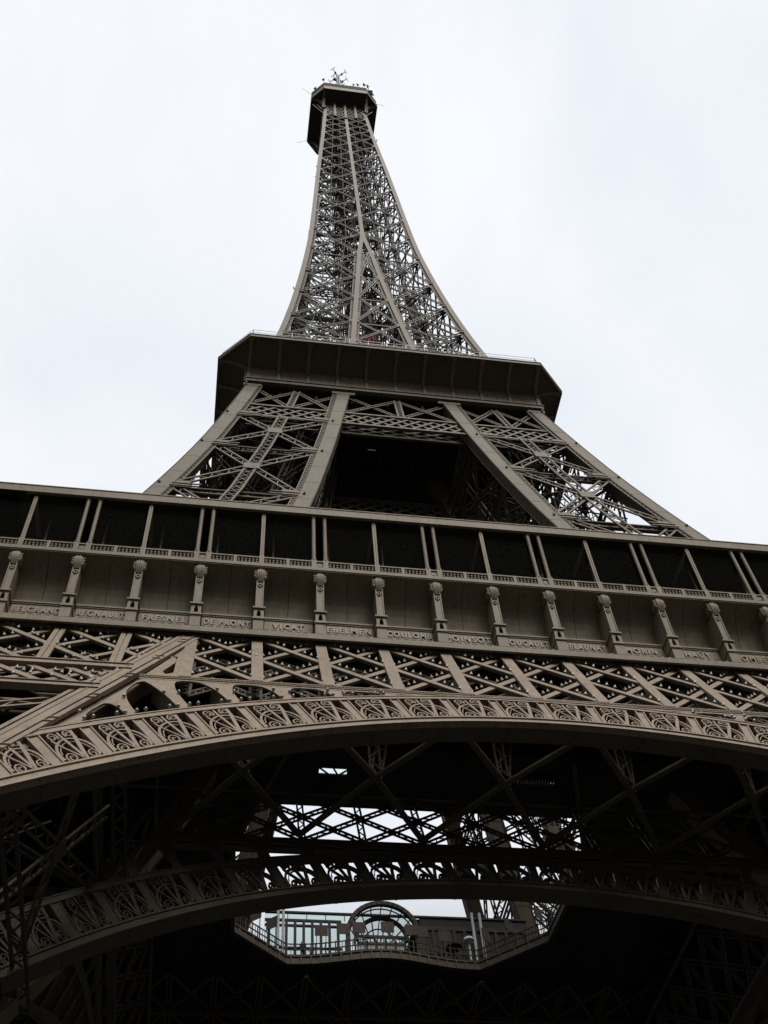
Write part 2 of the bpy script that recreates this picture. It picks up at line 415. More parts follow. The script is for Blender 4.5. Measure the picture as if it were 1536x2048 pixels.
def truss(pl, fine):
    """X lattice between first floor and arch, plates of the spandrels"""
    b = MB(); b2 = MB(); sp = MB()
    if pl.inner: zt, zb, zc0, zc1 = 50.4, 44.9, 44.3, 45.0
    else: zt, zb, zc0, zc1 = 50.55, 43.35, 42.82, 43.35
    n = pl.n; back = np.array([0, 1.0, 0])
    mid_ok = lambda x, z: abs(x) < min(ribx(z) - 0.5, 5 * sF if not pl.inner else 99)
    leg_ok = lambda x, z: ribx(z) + 0.5 < abs(x) < W(z) - 1.1
    def member(x0, z0, x1, z1, w, o, keep, lamp=True, segs=4):
        c = clipseg(x0, z0, x1, z1, keep)
        if c is None: return
        p, q = pl.p(c[0], c[1], o), pl.p(c[2], c[3], o)
        if pl.inner: b.girder(p, q, n, w * 1.4, 0.12, 0.10, 0.06, 0.5)
        else:
            b.bar(p, q, n, w, 0.10)
            b.bar(p - n * 0.12, q - n * 0.12, n, 0.06, 0.2)
            b2.girder(p + back * 1.15, q + back * 1.15, n, 0.62, 0.10, 0.13, 0.06, 0.55, True)
            if lamp: lamps_on(p, q, n, max(1, int(round(np.linalg.norm(q - p) / 2.55))))
    K = range(-9, 10)
    for k in K:
        x = k * sF
        for sgn, o in ((1, 0.03), (-1, -0.075)):
            member(x, zt, x + sgn * 2 * sF, zb, 0.34, o, mid_ok)
            if not pl.inner: member(x, zt, x + sgn * 2 * (sF * 0.9), 44.5, 0.34, o, leg_ok)
        if abs(k) <= 5:
            ztk = zt if abs(k) < 5 else 49.3
            if pl.inner: b.girder(pl.p(x, zt, 0.1), pl.p(x, zb, 0.1), n, 0.45, 0.15, 0.10, 0.06, 0.6)
            else:
                b.bar(pl.p(x, ztk + .2, 0.06), pl.p(x, zb - .02, 0.06), n, 0.62, 0.14)
                for e in (-0.2, 0.2): b.bar(pl.p(x + e, ztk, -0.2), pl.p(x + e, zb, -0.2), n, 0.06, 0.4)
                b2.girder(pl.p(x, zt) + back * 1.2, pl.p(x, zb) + back * 1.2, n, 0.7, 0.1, 0.14, 0.06, 0.6, True)
        elif not pl.inner:
            c = clipseg(x, zt + .2, x, 44.5, leg_ok)
            if c:
                for e in (-0.17, 0.17):
                    b.bar(pl.p(c[0] + e, c[1], 0.06), pl.p(c[2] + e, c[3], 0.06), n, 0.26, 0.14)
                b.bar(pl.p(c[0], c[1], 0.0), pl.p(c[2], c[3], 0.0), n, 0.2, 0.1)
    # chords
    def chord(z0, z1, x0, x1, o, d=0.2):
        zm = (z0 + z1) / 2; b.bar(pl.p(x0, zm, o), pl.p(x1, zm, o), n, (z1 - z0) * 1.118, d)
    xr = ribx((zc0 + zc1) / 2) - 0.4
    chord(zt + .35, zt + 0.5, -W(zt) + .6, W(zt) - .6, -.1)
    chord(zc0, zc1, -xr, xr, 0.0, 0.10)
    if not pl.inner:
        for i, (e, w_) in enumerate(((zc1 - 0.06, .1), (zc1 - .34, .05))): b.bar(pl.p(-xr, e, 0.075), pl.p(xr, e, 0.075), n, w_, 0.05)
        nr = int(2 * xr / 0.19)              # rivet heads along the chord
        for i in range(nr):
            x = -xr + (i + .5) * 2 * xr / nr; b.bar(pl.p(x - .035, zc1 - .2, 0.075), pl.p(x + .035, zc1 - .2, 0.075), n, 0.07, 0.05)
        for sg in (-1, 1):
            for za, zb_ in ((43.75, 44.5), (40.7, 41.35)):
                zm = (za + zb_) / 2; xi, xo = ribx(zm) + .45, W(zm) - 1.0
                b.bar(pl.p(sg * xi, zm, 0.02), pl.p(sg * xo, zm, 0.02), n, (zb_ - za) * 1.118, 0.3)
                b.bar(pl.p(sg * xi, za + .05, 0.2), pl.p(sg * xo, za + .05, 0.2), n, 0.1, 0.1)
                b.bar(pl.p(sg * xi, zb_ - .05, 0.2), pl.p(sg * xo, zb_ - .05, 0.2), n, 0.1, 0.1)
            kp = lambda x, z: leg_ok(x, z) and 41.3 < z < 43.85
            for j in range(14):
                x = sg * (17 + j * 1.84)
                for dx in (3.4, -3.4):
                    c = clipseg(x, 43.85, x + dx, 41.2, kp)
                    if c:
                        p, q = pl.p(c[0], c[1], 0.03 if dx > 0 else -.05), pl.p(c[2], c[3], 0.03 if dx > 0 else -.05)
                        b.bar(p, q, n, 0.34, 0.10); lamps_on(p, q, n, 1)
    # spandrel plates: one per bay, with its round-topped opening
    for X0, X1 in zip(POSTS[:-1], POSTS[1:]):
        A = np.array([-1, -.80, -.7999, -.78, -.74, -.68, -.6, -.5, -.4, -.2, 0, .2, .4, .5, .6, .68, .74, .78, .7999, .80, 1]); rows = []
        lo_, hi_ = [], []
        for a in A:
            X = (X0 + X1) / 2 + a * (X1 - X0) / 2
            f = 1.16
            while f < 4:
                q = pl.at2(X, f)
                lim = q[1] > zc0 + 0.02
                if lim or abs(q[0]) > ribx(q[1]) - 0.66: break
                f += 0.02
            fb = max(f, 1.165)
            room = fb - 1.16
            aa = a / 0.8
            if abs(a) < 0.8 and room > 0.07:
                scale_ = 3.1
                hgt = max(0.0, min(room - 0.01, max(room * 0.7, room - (0.02 if lim else 0.10) / scale_)))
                h = 1.16 + hgt * (max(0.0, 1 - abs(aa) ** 3.4)) ** 0.45 * (1.0 if hgt > 0 else 0)
                h = min(h, fb - 0.008)
            else: h = 1.16
            lo_.append((X, h)); hi_.append((X, fb))
        for o0, o1, mb in ((-0.95, 0.035, sp),):
            fr = np.array([[pl.at(X, f, o1) for X, f in row] for row in (lo_, hi_)])
            bk = np.array([[pl.at(X, f, o1) + back * 0.12 for X, f in row] for row in (lo_, hi_)])
            mb.slab(fr, bk)
        hmax = max(h for _, h in lo_)
        if not pl.inner and hmax > 1.22:
            for a in (-.86, .86):
                X = (X0 + X1) / 2 + a * (X1 - X0) / 2; fb_ = np.interp(a, A, [f for _, f in hi_])
                p, q = pl.at(X, 1.19, -.3), pl.at(X, fb_, -.3)
                if np.linalg.norm(q - p) > .3: sp.bar(p + back * .35, q + back * .35, n, .07, 1.15)
        if not pl.inner and hmax > 1.35:
            for a in (-0.78, 0.78, -0.45, 0.45, -.74, .74):
                X = (X0 + X1) / 2 + a * (X1 - X0) / 2
                LAMPS.append((pl.at(X, 1.24 if abs(a) != .74 else (1.24 + hmax) / 2, 0.12), np.array([0, 0, 1.0])))
    # corner plate between the leg rib and the first upright, with a rounded triangular opening
    if not pl.inner:
        for sg in (-1, 1):
            xa = 5 * sF + .25; L1, H1, H2, R1 = [], [], [], []
            zs = np.concatenate([np.linspace(zc1 - .01, 43.72, 3), np.linspace(43.721, 46.6, 12), np.linspace(46.601, zt, 5)])
            for z in zs:
                xo = max(ribx(z) - 0.5, xa + .02); L1.append((xa, z)); R1.append((xo, z))
                if 43.7205 < z < 46.6005:
                    a_, b_ = xa + .35, xo - .55
                    t = (z - 43.72) / 2.88
                    r1 = .35 * max(0, 1 - t / .12) ** 2 + .35 * max(0, 1 - (1 - t) / .12) ** 2
                    a_, b_ = min(a_ + r1, (xa + xo) / 2), max(b_ - r1 - .5 * max(0, 1 - t / .15) ** 2, a_ + r1 + .02)
                else: a_ = b_ = (xa + xo) / 2
                H1.append((a_, z)); H2.append((b_, z))
            for row in ((L1, H1), (H2, R1)):
                fr = np.array([[pl.p(sg * x, z, 0.032) for x, z in r_] for r_ in row])
                sp.slab(fr, fr + back * 0.5)
            # the leg rib as it shows on this face: raised flats and edge angles
            for e, w_, o_, d_ in ((0, .44, .10, .16), (.46, .26, .06, .2), (-.50, .26, .06, .2), (.27, .05, .16, .1), (-.28, .05, .16, .1)):
                b.bar(pl.p(sg * (ribx(22) + e), 22, o_), pl.p(sg * (ribx(50.5) + e), 50.5, o_), n, w_, d_)
            for z in np.arange(24, 50, 3.1):
                for d_ in (0, .42): b.bar(pl.p(sg * (ribx(z + d_) - .23), z + d_, .2), pl.p(sg * (ribx(z + d_) + .23), z + d_, .2), n, .045, .05)
            for e, w_, o_ in ((1.0, .22, .02),):
                b.bar(pl.p(sg * (ribx(22) + e), 22, o_), pl.p(sg * (ribx(50.0) + e), 50.0, o_), n, w_, .12)
    return b, b2, sp

def make_face(inner, fine):
    pl = Plane(inner)
    b, b2, sp = truss(pl, fine)
    PAINT = IRON_SHADE if inner else IRON
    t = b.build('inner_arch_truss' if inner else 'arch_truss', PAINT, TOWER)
    if b2.n: b2.build('rear_lattice', IRON_SHADE, t)
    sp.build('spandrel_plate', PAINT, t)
    a, sf, rb = arch_band(pl, fine)
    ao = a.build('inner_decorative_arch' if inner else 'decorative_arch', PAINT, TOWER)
    sf.build('soffit_plate', IRON_SHADE, ao)
    if not inner: rb.build('rear_rib', IRON_SHADE, ao)
    return pl, t, ao

pl, T_front, A_front = make_face(False, True)
fans_all = MB()
for X0, X1 in zip(POSTS[:-1], POSTS[1:]):
    fb = MB(); fan(pl, X0, X1, fb); fb.build('fan_ornament', IRON, A_front)
pli, T_in, A_in = make_face(True, False)
for X0, X1 in zip(POSTS[:-1], POSTS[1:]):
    fb = MB(); fan(pli, X0, X1, fb); fb.build('fan_ornament', IRON_SHADE, A_in)
front_lamps = LAMPS; LAMPS = []
for k in (1, 2, 3):
    for o in (T_front, A_front, T_in, A_in): copy_tree(o, TOWER, k * HP)

# small cone lamps on the front lattice: the hundred nearest one by one, the others together
front_lamps.sort(key=lambda a: np.linalg.norm(a[0] - np.array(CAM)))
lm = MB(); lm.cone(np.zeros(3), (0, 0, 1), 0.10, 0.19, 8); lm.box(-.03, .03, -.03, .03, -.08, 0)
lampo = lm.build('sparkle_lamp', LAMPM, TOWER)
for i, (p, u) in enumerate(front_lamps[:98]):
    o = lampo if i == 0 else lampo.copy()
    if i: COL.objects.link(o); o.parent = TOWER
    o.location = p; o.rotation_euler = Vector(u).to_track_quat('Z', 'Y').to_euler()
rest = MB()
for p, u in front_lamps[98:]: rest.cone(p, u, 0.10, 0.19, 6)
tag(rest.build('sparkle_lamps', LAMPM, TOWER), kind='stuff')

# ------------------------------------------------------------------ legs: ribs and bracing
def rib_loft(xf, z0, z1, name, mtl, parent, n=None, cover=True):
    """square iron rib; xf(z) -> (x0, x1, y0, y1)"""
    zs = np.linspace(z0, z1, n or max(3, int((z1 - z0) / 4) + 1)); b = MB(); secs = []
    for z in zs:
        x0, x1, y0, y1 = xf(z); secs.append([(x0, y0, z), (x1, y0, z), (x1, y1, z), (x0, y1, z)])
    b.loft(secs)
    if cover:
        for z in np.arange(z0 + 2, z1, 4.2):     # cover plates over the joints, edge angles
            x0, x1, y0, y1 = xf(z); xa, xb, ya, yb = xf(z + .35); e = 0.02
            b.loft([[(x0 - e, y0 - e, z), (x1 + e, y0 - e, z), (x1 + e, y1 + e, z), (x0 - e, y1 + e, z)],
                    [(xa - e, ya - e, z + .35), (xb + e, ya - e, z + .35), (xb + e, yb + e, z + .35), (xa - e, yb + e, z + .35)]])
        for c in range(4):
            q = []
            for z in zs:
                x0, x1, y0, y1 = xf(z); q.append([(x0, y0, z), (x1, y0, z), (x1, y1, z), (x0, y1, z)][c])
            b.poly(q, (0.6, 0.8, 0.1), 0.09, 0.09)
    return b.build(name, mtl, parent)

def leg_face(b, A, B, levels, gw, outv, fine=True, post=True, horiz=True, both=0.0, skip_first=False):
    """lattice bracing of one side of a leg between rib curves A(z), B(z)"""
    for i, (z0, z1) in enumerate(zip(levels[:-1], levels[1:])):
        a0, a1, b0, b1 = (np.array(q) for q in (A(z0), A(z1), B(z0), B(z1)))
        n = nrm(np.cross(b0 - a0, a1 - a0)); n = n if n @ outv > 0 else -n
        pit = gw * (1.0 if fine else 1.3)
        for p, q, o in ((a0, b1, 0.0), (b0, a1, -0.08)):
            b.girder(p + n * o, q + n * o, n, gw, 0.14, gw * 0.19, gw * 0.10, pit)
            if both: b.girder(p - n * both, q - n * both, n, gw, 0.14, gw * 0.19, gw * 0.10, pit * 1.3)
        m0, m1 = (a0 + b0) / 2, (a1 + b1) / 2
        if post: b.girder(m0 + n * .1, m1 + n * .1, n, gw * 1.2, 0.14, gw * 0.20, gw * 0.09, pit * 1.1, True)
        if horiz:
            b.girder(a1 - n * .5, b1 - n * .5, n, gw * 0.9, 0.2, gw * 0.2, gw * 0.12, pit * 1.2)
        c = (a0 + b0 + a1 + b1) / 4                     # gusset plates at the crossing and the ribs
        ax = nrm(b0 - a0)
        b.bar(c - ax * gw * .75 + n * .19, c + ax * gw * .75 + n * .19, n, gw * 1.5, 0.05)
        if fine:
            for e, s_ in ((a1, 1), (b1, -1)):
                for dzz in (-.55, 0.05): 
                    tv = nrm(a1 - a0)
                    b.bar(e + tv * dzz + n * .16, e + tv * dzz + ax * s_ * gw * 2.6 + n * .16, n, 0.16, 0.1)
                b.bar(e + n * .1 - ax * s_ * .2, e + n * .1 + ax * s_ * gw * 1.6, n, gw * 1.6, 0.06)
def rib_comb(b, A, z0, z1, inward, outv, w=0.5, pitch=0.65):
    zs = np.arange(z0, z1, pitch); P = np.array([A(z) for z in zs]); Iv = np.asarray(inward, float)
    b.bars(P[:-1], P[:-1] + Iv * w, outv, 0.16, 0.12)
    b.bars(P[:-1] + Iv * w, P[1:] + Iv * w, outv, 0.1, 0.12)
    b.bars(P[:-1], P[1:] + Iv * w, outv, 0.09, 0.06)

def build_leg(name, z0, z1, levels, gw, rw, mtl, clutter):
    """the pier at the (-x, -y) corner; turned copies make the others"""
    b = MB()
    C1 = lambda o: (lambda z: (-W(z) + o, -W(z) + 0.25, z))
    f = rw * 0.9
    OL = lambda z: (-W(z) + f, -W(z) + .12, z); IR = lambda z: (-Vv(z) - f / 2, -W(z) + .12, z)
    leg_face(b, OL, IR, levels, gw, np.array([0, -1, .2]))
    OL2 = lambda z: (-W(z) + .12, -W(z) + f, z); IR2 = lambda z: (-W(z) + .12, -Vv(z) - f / 2, z)
    leg_face(b, OL2, IR2, levels, gw, np.array([-1, 0, .2]))
    A3 = lambda z: (-Vv(z), -W(z) + f, z); B3 = lambda z: (-Vv(z), -Vv(z) - f / 2, z)
    bi_ = MB()
    leg_face(bi_, A3, B3, levels, gw * .8, np.array([1, 0, -.2]), False)
    A4 = lambda z: (-W(z) + f, -Vv(z), z); B4 = lambda z: (-Vv(z) - f / 2, -Vv(z), z)
    leg_face(bi_, A4, B4, levels, gw * .8, np.array([0, 1, -.2]), False)
    rib_comb(b, OL, z0, z1, (1, 0, 0), (0, -1, .2)); rib_comb(b, IR, z0, z1, (-1, 0, 0), (0, -1, .2))
    rib_comb(b, OL2, z0, z1, (0, 1, 0), (-1, 0, .2)); rib_comb(b, IR2, z0, z1, (0, -1, 0), (-1, 0, .2))
    leg = b.build(name, mtl, TOWER)
    bi_.build('inner_bracing', IRON_SHADE, leg)
    rib_loft(lambda z: (-W(z), -W(z) + rw, -W(z), -W(z) + rw), z0, z1, 'rib', mtl, leg)
    rib_loft(lambda z: (-Vv(z) - rw / 2, -Vv(z) + rw / 2, -W(z), -W(z) + rw * .8), z0, z1, 'rib', mtl, leg)
    rib_loft(lambda z: (-W(z), -W(z) + rw * .8, -Vv(z) - rw / 2, -Vv(z) + rw / 2), z0, z1, 'rib', mtl, leg)
    rib_loft(lambda z: (-Vv(z) - rw / 2, -Vv(z) + rw / 2, -Vv(z) - rw / 2, -Vv(z) + rw / 2), z0, z1, 'rib', mtl, leg)
    # inside the leg: lift rails, stair flights, cross bracing
    c = MB()
    def cen(z, a, d): s = (W(z) + Vv(z)) / 2; h = (W(z) - Vv(z)) / 2; return np.array([-s + a * h, -s + d * h, z])
    rnd = random.Random(3)
    for a, d in ((-.3, -.3), (.3, -.3), (.3, .3), (-.3, .3)):
        zz = np.linspace(z0, z1, 7)
        for i in range(6): c.girder(cen(zz[i], a, d), cen(zz[i + 1], a, d), (0.7, -.7, .2), 0.7, .12, .14, .08, .9)
    z = z0 + 1; k = 0
    while z < z1 - 4:
        if k % 2: p, q = cen(z, -.62, .2), cen(z + 3.0, .1, .62)
        else: p, q = cen(z, .1, .62), cen(z + 3.0, -.62, .2)
        c.girder(p, q, (0, -.5, .8), 1.1, .16, .18, .14, .5)
        c.bars([p + [0, 0, 1.1]], [q + [0, 0, 1.1]], (0, -1, 0), .07, .07)
        c.bar(p, p + np.array([0, 0, -3.0]), (0, -1, 0), .12, .12)
        z += 3.0; k += 1
    for zl in levels[1:]:
        q = [cen(zl, a, d) for a, d in ((-1, -1), (1, -1), (1, 1), (-1, 1))]
        for i in range(4): c.girder(q[i] * [.97, .97, 1], q[(i + 1) % 4] * [.97, .97, 1], (0, 0, 1), .8, .15, .18, .1, .9)
        c.girder(q[0], q[2], (0, 0, 1), .6, .15, .14, .08, .9); c.girder(q[1], q[3], (0, 0, 1), .6, .15, .14, .08, .9)
    for _ in range(clutter):
        zc = rnd.uniform(z0 + 2, z1 - 6)
        p = cen(zc, rnd.uniform(-.85, .85), rnd.uniform(-.85, .85)); q = cen(zc + rnd.uniform(1, 7), rnd.uniform(-.85, .85), rnd.uniform(-.85, .85))
        c.bar(p, q, (0, -1, 0), .12, .12)
    c.build('lift_rail_and_stair', CORE_SHADE, leg)
    return leg

LOW = build_leg('pier', 0.0, 55.0, [1.0, 12, 22.5, 32.5, 40.8], 0.9, 1.25, IRON, 30)
MID = build_leg('upper_leg', 56.5, 111.4, [58.5, 69.4, 80.6, 92.2, 101.4], 0.95, 1.42, IRON3, 22)
for k in (1, 2, 3):
    copy_tree(LOW, TOWER, k * HP); copy_tree(MID, TOWER, k * HP)

# ---- belt and zigzag bracing under the second floor, one face
def belt(yf, nv, mtl_name, half, top, bot, b, pitch, lw):
    pz = lambda x, z, o=0.0: np.array([x, yf(z), z]) + nv * o
    for z in (top, bot):
        h = half(z); b.bar(pz(-h, z, .05), pz(h, z, .05), nv, .40, .25)
    n = int(round(2 * half(bot) / pitch))
    for i in range(-2, n + 3):
        x = -half(bot) + i * 2 * half(bot) / n
        for sg, o in ((1, .02), (-1, -.05)):
            c = clipseg(x, bot + .2, x + sg * pitch * 2, top - .2, lambda xx, zz: abs(xx) < half(zz) - .2)
            if c: b.bar(pz(c[0], c[1], o), pz(c[2], c[3], o), nv, lw, .09)
bt = MB()
nb = nrm(np.array([0, -1, .27]))
yb = lambda z: -W(z) + .32
belt(yb, nb, '', lambda z: W(z) - .9, 105.0, 101.7, bt, 1.42, .3)
def zig(xa, xb, z0=105.3, z1=110.6):
    pz = lambda x, z: np.array([x(z), yb(z), z]); xm = lambda z: (xa(z) + xb(z)) / 2
    for x0, x1 in ((xa, xm), (xb, xm)):
        bt.girder(pz(x0, z0), pz(x1, z1), nb, .62, .14, .15, .08, .55); bt.girder(pz(x0, z1) - nb * .1, pz(x1, z0) - nb * .1, nb, .62, .14, .15, .08, .55)
    bt.girder(pz(xm, z0) + nb * .08, pz(xm, z1) + nb * .08, nb, .8, .14, .18, .09, .6, True)
zig(lambda z: -W(z) + 1.3, lambda z: -Vv(z) - .7); zig(lambda z: -Vv(z) + .7, lambda z: Vv(z) - .7); zig(lambda z: W(z) - 1.3, lambda z: Vv(z) + .7)
for x in (-1, 1):                                   # caps that flare the ribs under the beam
    for xx, w_ in ((Vv(110.8), 2.6), (W(110.8) - .7, 2.0)):
        bt.bar((x * (xx - w_ / 2), -W(110.9) - .01, 110.95), (x * (xx + w_ / 2), -W(110.9) - .01, 110.95), (0, -1, 0), .5, .12)
BT = bt.build('lattice_belt', IRON3, TOWER)
bi = MB(); nbi = nrm(np.array([0, 1, -.16]))
belt(lambda z: -Vv(z), -nbi, '', lambda z: W(z) - 1.4, 104.6, 101.4, bi, 1.9, .28)
zz0 = 101.4
BI = bi.build('inner_lattice_belt', IRON_SHADE, TOWER)
# underside belt just below the second floor soffit, set back
bu = MB()
belt(lambda z: -W(z) + 1.6, nb, '', lambda z: W(z) - 2.0, 104.6, 101.9, bu, 2.3, .26)
BU = bu.build('rear_lattice_belt', IRON_SHADE, TOWER)
for k in (1, 2, 3):
    for o in (BT, BI, BU): copy_tree(o, TOWER, k * HP)

# ------------------------------------------------------------------ first floor gallery (front side in full)
def gallery(front):
    G = []
    SH_ = [False]                              # the walkway itself stands a little further in and up
    def put(mb, name, mtl, parent=TOWER, smooth=False):
        if SH_[0]: mb.V = [v + np.array([0, 1.1, 1.24]) for v in mb.V]
        o = mb.build(name, mtl, parent, smooth); G.append(o) if parent is TOWER else None; return o
    yF = -32.95; HL = 34.1
    b = MB()                                   # frieze beam with its mouldings
    b.box(-34.2, 34.2, -34.2, -34.05, 50.23, 50.64)
    prof = [(-34.16, 50.65), (-34.0, 50.74), (-33.55, 51.2), (-33.2, 51.55), (-33.05, 51.95), (-32.7, 51.96), (-32.7, 51.2), (-33.9, 50.65)]
    b.prism([(-33.6, y, z) for y, z in prof], (67.2, 0, 0))
    n = int(67 / 0.46)
    for i in range(n):                         # bead moulding
        x = -33.4 + i * .46; b.box(x, x + .16, -33.92, -33.74, 50.84, 51.02)
    beam = put(b, 'frieze_beam', IRON4)
    names = ['CAUCHY', 'BELGRAND', 'REGNAULT', 'FRESNEL', 'DE PRONY', 'VICAT', 'EBELMEN', 'COULOMB', 'POINSOT', 'FOUCAULT', 'DELAUNAY', 'MORIN', 'HAÜY', 'COMBES', 'THENARD', 'ARAGO', 'POISSON', 'MONGE']
    def cove_pt(t): return (yF + .70 - 1.84 * (1 - math.cos(t)), 53.12 + 3.45 * math.sin(t))
    ts = np.linspace(0, HP, 11)
    cv = MB()
    for i in range(18):
        x0, x1 = (i - 9) * sF, (i - 8) * sF
        pb = MB()                              # name plate
        pb.box(x0 + .3, x1 - .3, yF - .02, yF + .2, 51.97, 53.0)
        pb.box(x0 + .3, x1 - .3, yF - .12, yF + .75, 53.003, 53.115)
        pb.box(x0 + .36, x1 - .36, yF - .07, yF - .021, 52.03, 52.12); pb.box(x0 + .36, x1 - .36, yF - .07, yF - .021, 52.9, 52.98)
        po = put(pb, 'name_plate', IRON4)
        if front:
            cu = bpy.data.curves.new('lettering', 'FONT'); cu.body = names[i]; cu.size = 0.66; cu.extrude = 0.035
            cu.align_x = 'CENTER'; cu.space_character = 1.35; cu.bevel_depth = 0.008; cu.resolution_u = 3; cu.offset = 0.012
            tmp = bpy.data.objects.new('lettering', cu); COL.objects.link(tmp)
            dg = bpy.context.evaluated_depsgraph_get(); me = bpy.data.meshes.new_from_object(tmp.evaluated_get(dg))
            bpy.data.objects.remove(tmp); me.materials.clear(); me.materials.append(LETTER)
            wdt = max(v.co.x for v in me.vertices) - min(v.co.x for v in me.vertices)
            sx = min(0.80, 2.75 / wdt)
            lo = bpy.data.objects.new('lettering', me); COL.objects.link(lo); lo.parent = po
            lo.location = ((x0 + x1) / 2, yF - .05, 52.19); lo.rotation_euler = (HP, 0, 0); lo.scale = (sx, 1, 1)
        # coved panel, in two plates with a seam
        for xa, xb in ((x0, (x0 + x1) / 2 - .015), ((x0 + x1) / 2 + .015, x1)):
            gr = np.array([[(x, *cove_pt(t)) for x in (xa, xb)] for t in ts])
            cv.slab(gr, gr + np.array([0, .12, .1]))
        for t in (0.42, 0.62):
            y, z = cove_pt(t)
        cv.box((x0 + x1) / 2 - .015, (x0 + x1) / 2 + .015, yF + .74, yF + .9, 53.14, 54.3)
    for sg in (-1, 1):
        gr = np.array([[(sg * x, *cove_pt(t)) for x in (9 * sF, HL - .9)] for t in ts]); cv.slab(gr, gr + np.array([0, .12, .1]))
    cove = put(cv, 'coved_panel', IRON4)
    # consoles
    def console(mbs, x):
        c, s = mbs
        F = yF - 1.0                                   # front of the pilaster
        c.box(x - .31, x + .31, F, yF + .72, 50.95, 51.86)
        c.box(x - .37, x + .37, F - .08, yF + .72, 51.863, 52.0)
        c.box(x - .32, x + .32, F - .03, yF + .72, 52.003, 52.10)
        for e in (-.21, .21): c.box(x + e - .09, x + e + .09, F, yF + .72, 52.103, 52.72)
        c.box(x - .118, x + .118, F + .28, yF + .72, 52.103, 52.72)
        for sg in (-1, 1): c.add([(x + sg * .12, F + .004, 52.72), (x + sg * .12, F + .004, 52.42), (x + sg * .03, F + .004, 52.72), (x + sg * .12, F + .2, 52.72), (x + sg * .12, F + .2, 52.42), (x + sg * .03, F + .2, 52.72)], [(0, 1, 2), (3, 5, 4), (0, 2, 5, 3), (1, 4, 5, 2)])
        c.box(x - .30, x + .30, F - .005, yF + .72, 52.723, 52.80)
        c.box(x - .38, x + .38, F - .10, yF + .72, 52.803, 52.92)
        c.box(x - .33, x + .33, F - .04, yF + .72, 52.923, 52.98)
        c.loft([[(x - a, y, z), (x + a, y, z), (x + a, yF + .9, z), (x - a, yF + .9, z)] for a, y, z in ((.235, F + .02, 52.98), (.235, F + .02, 54.2), (.235, F, 55.6))])
        for e in (-.205, .205): c.poly([(x + e, F - .0, 52.98), (x + e, F - .0, 54.2), (x + e, F - .02, 55.5)], (0, -1, 0), .06, .06)
        dz = [(-.13, 55.02), (0, 54.84), (.13, 55.02), (0, 55.20), (-.13, 55.02)]
        c.poly([(x + a, F - .02, z) for a, z in dz], (0, -1, 0), .06, .08)
        # volute with its leaf
        cy, cz, R = F + .28, 56.0, .40
        ring = lambda rr, e, k=16: [(x + e, cy + rr * math.cos(a), cz + rr * math.sin(a)) for a in np.arange(k) * 2 * math.pi / k]
        for e0, e1, rr in ((-.25, .25, R * .9), (-.33, -.24, R), (.24, .33, R), (-.37, -.331, R * .6), (.331, .37, R * .6), (-.40, -.371, R * .25), (.371, .40, R * .25)):
            s.loft([ring(rr, e0), ring(rr, e1)])
        for e, hh in ((-.17, .40), (-.06, .56), (.06, .56), (.17, .40)):   # acanthus lobes
            pts = [(x + e * .7, F - .02, cz - .66), (x + e, F - .10, cz - .36), (x + e, F - .2, cz - .02), (x + e * 1.05, F - .16, cz + .24), (x + e * 1.25, F - .08, cz + hh)]
            s.tube(pts, [.05, .095, .11, .085, .012], 6)
        for sg in (-1, 1):
            for dz_ in (-.26, -.04, .18):
                s.tube([(x + sg * .18, F, cz + dz_ - .2), (x + sg * .30, F - .08, cz + dz_), (x + sg * .40, F - .06, cz + dz_ + .15)], [.08, .09, .015], 6)
    if front:
        for k in range(-9, 10):
            c, s = MB(), MB(); console((c, s), k * sF)
            co = put(c, 'console', IRON4); put(s, 'scroll_leaf', IRON4, co, True)
    # floor edge, balustrade
    SH_[0] = True
    e = MB()
    e.box(-HL, HL, -35.22, -31.0, 55.36, 55.44); e.box(-HL - .05, HL + .05, -35.27, -31.0, 55.443, 55.66); e.box(-HL - .02, HL + .02, -35.23, -34.6, 55.663, 55.78)
    put(e, 'floor_edge', IRON4)
    bl = MB(); zb, zt = 55.78, 56.5
    bl.box(-HL, HL, -35.16, -34.92, zt - .10, zt); bl.box(-HL, HL, -35.14, -34.94, zb + .004, zb + .1)
    half = sF * 2
    if front:
        for j in range(-9, 10):
            xq = j * sF
            pair = j % 2 != 0
            for e_ in ((-.37, .37) if pair else (0,)):
                bl.box(xq + e_ - .16, xq + e_ + .16, -35.19, -34.88, zb, zt + .07)
            if pair:
                bl.box(xq - .2, xq + .2, -35.08, -34.98, zb + .1, zt - .12)
                bl.box(xq - .14, xq + .14, -35.11, -35.081, zb + .2, zt - .22)
            for sg in (1,):
                xa = xq + (.55 if pair else .18); xb = (j + 1) * sF - (.18 if pair else .55)
                if xb > HL: continue
                xm = (xa + xb) / 2; bl.box(xm - .1, xm + .1, -35.17, -34.9, zb, zt)
                for u0, u1 in ((xa, xm - .1), (xm + .1, xb)):
                    nn = 6
                    for i in range(nn):
                        x = u0 + (i + .5) * (u1 - u0) / nn
                        sec = []
                        for z, r in ((zb + .1, .075), (zb + .14, .055), (zb + .22, .105), (zb + .30, .085), (zb + .36, .045), (zb + .42, .085), (zb + .52, .10), (zb + .57, .05), (zb + .62, .08)):
                            sec.append([(x + r * math.cos(a), -35.04 + r * math.sin(a), z) for a in np.arange(6) * math.pi / 3])
                        bl.loft(sec)
        put(bl, 'balustrade', IRON4)
    else:
        for x in np.arange(-HL, HL, .31): bl.box(x, x + .12, -35.1, -34.98, zb + .1, zt - .1)
        put(bl, 'balustrade', IRON4)
    # columns
    proto = None
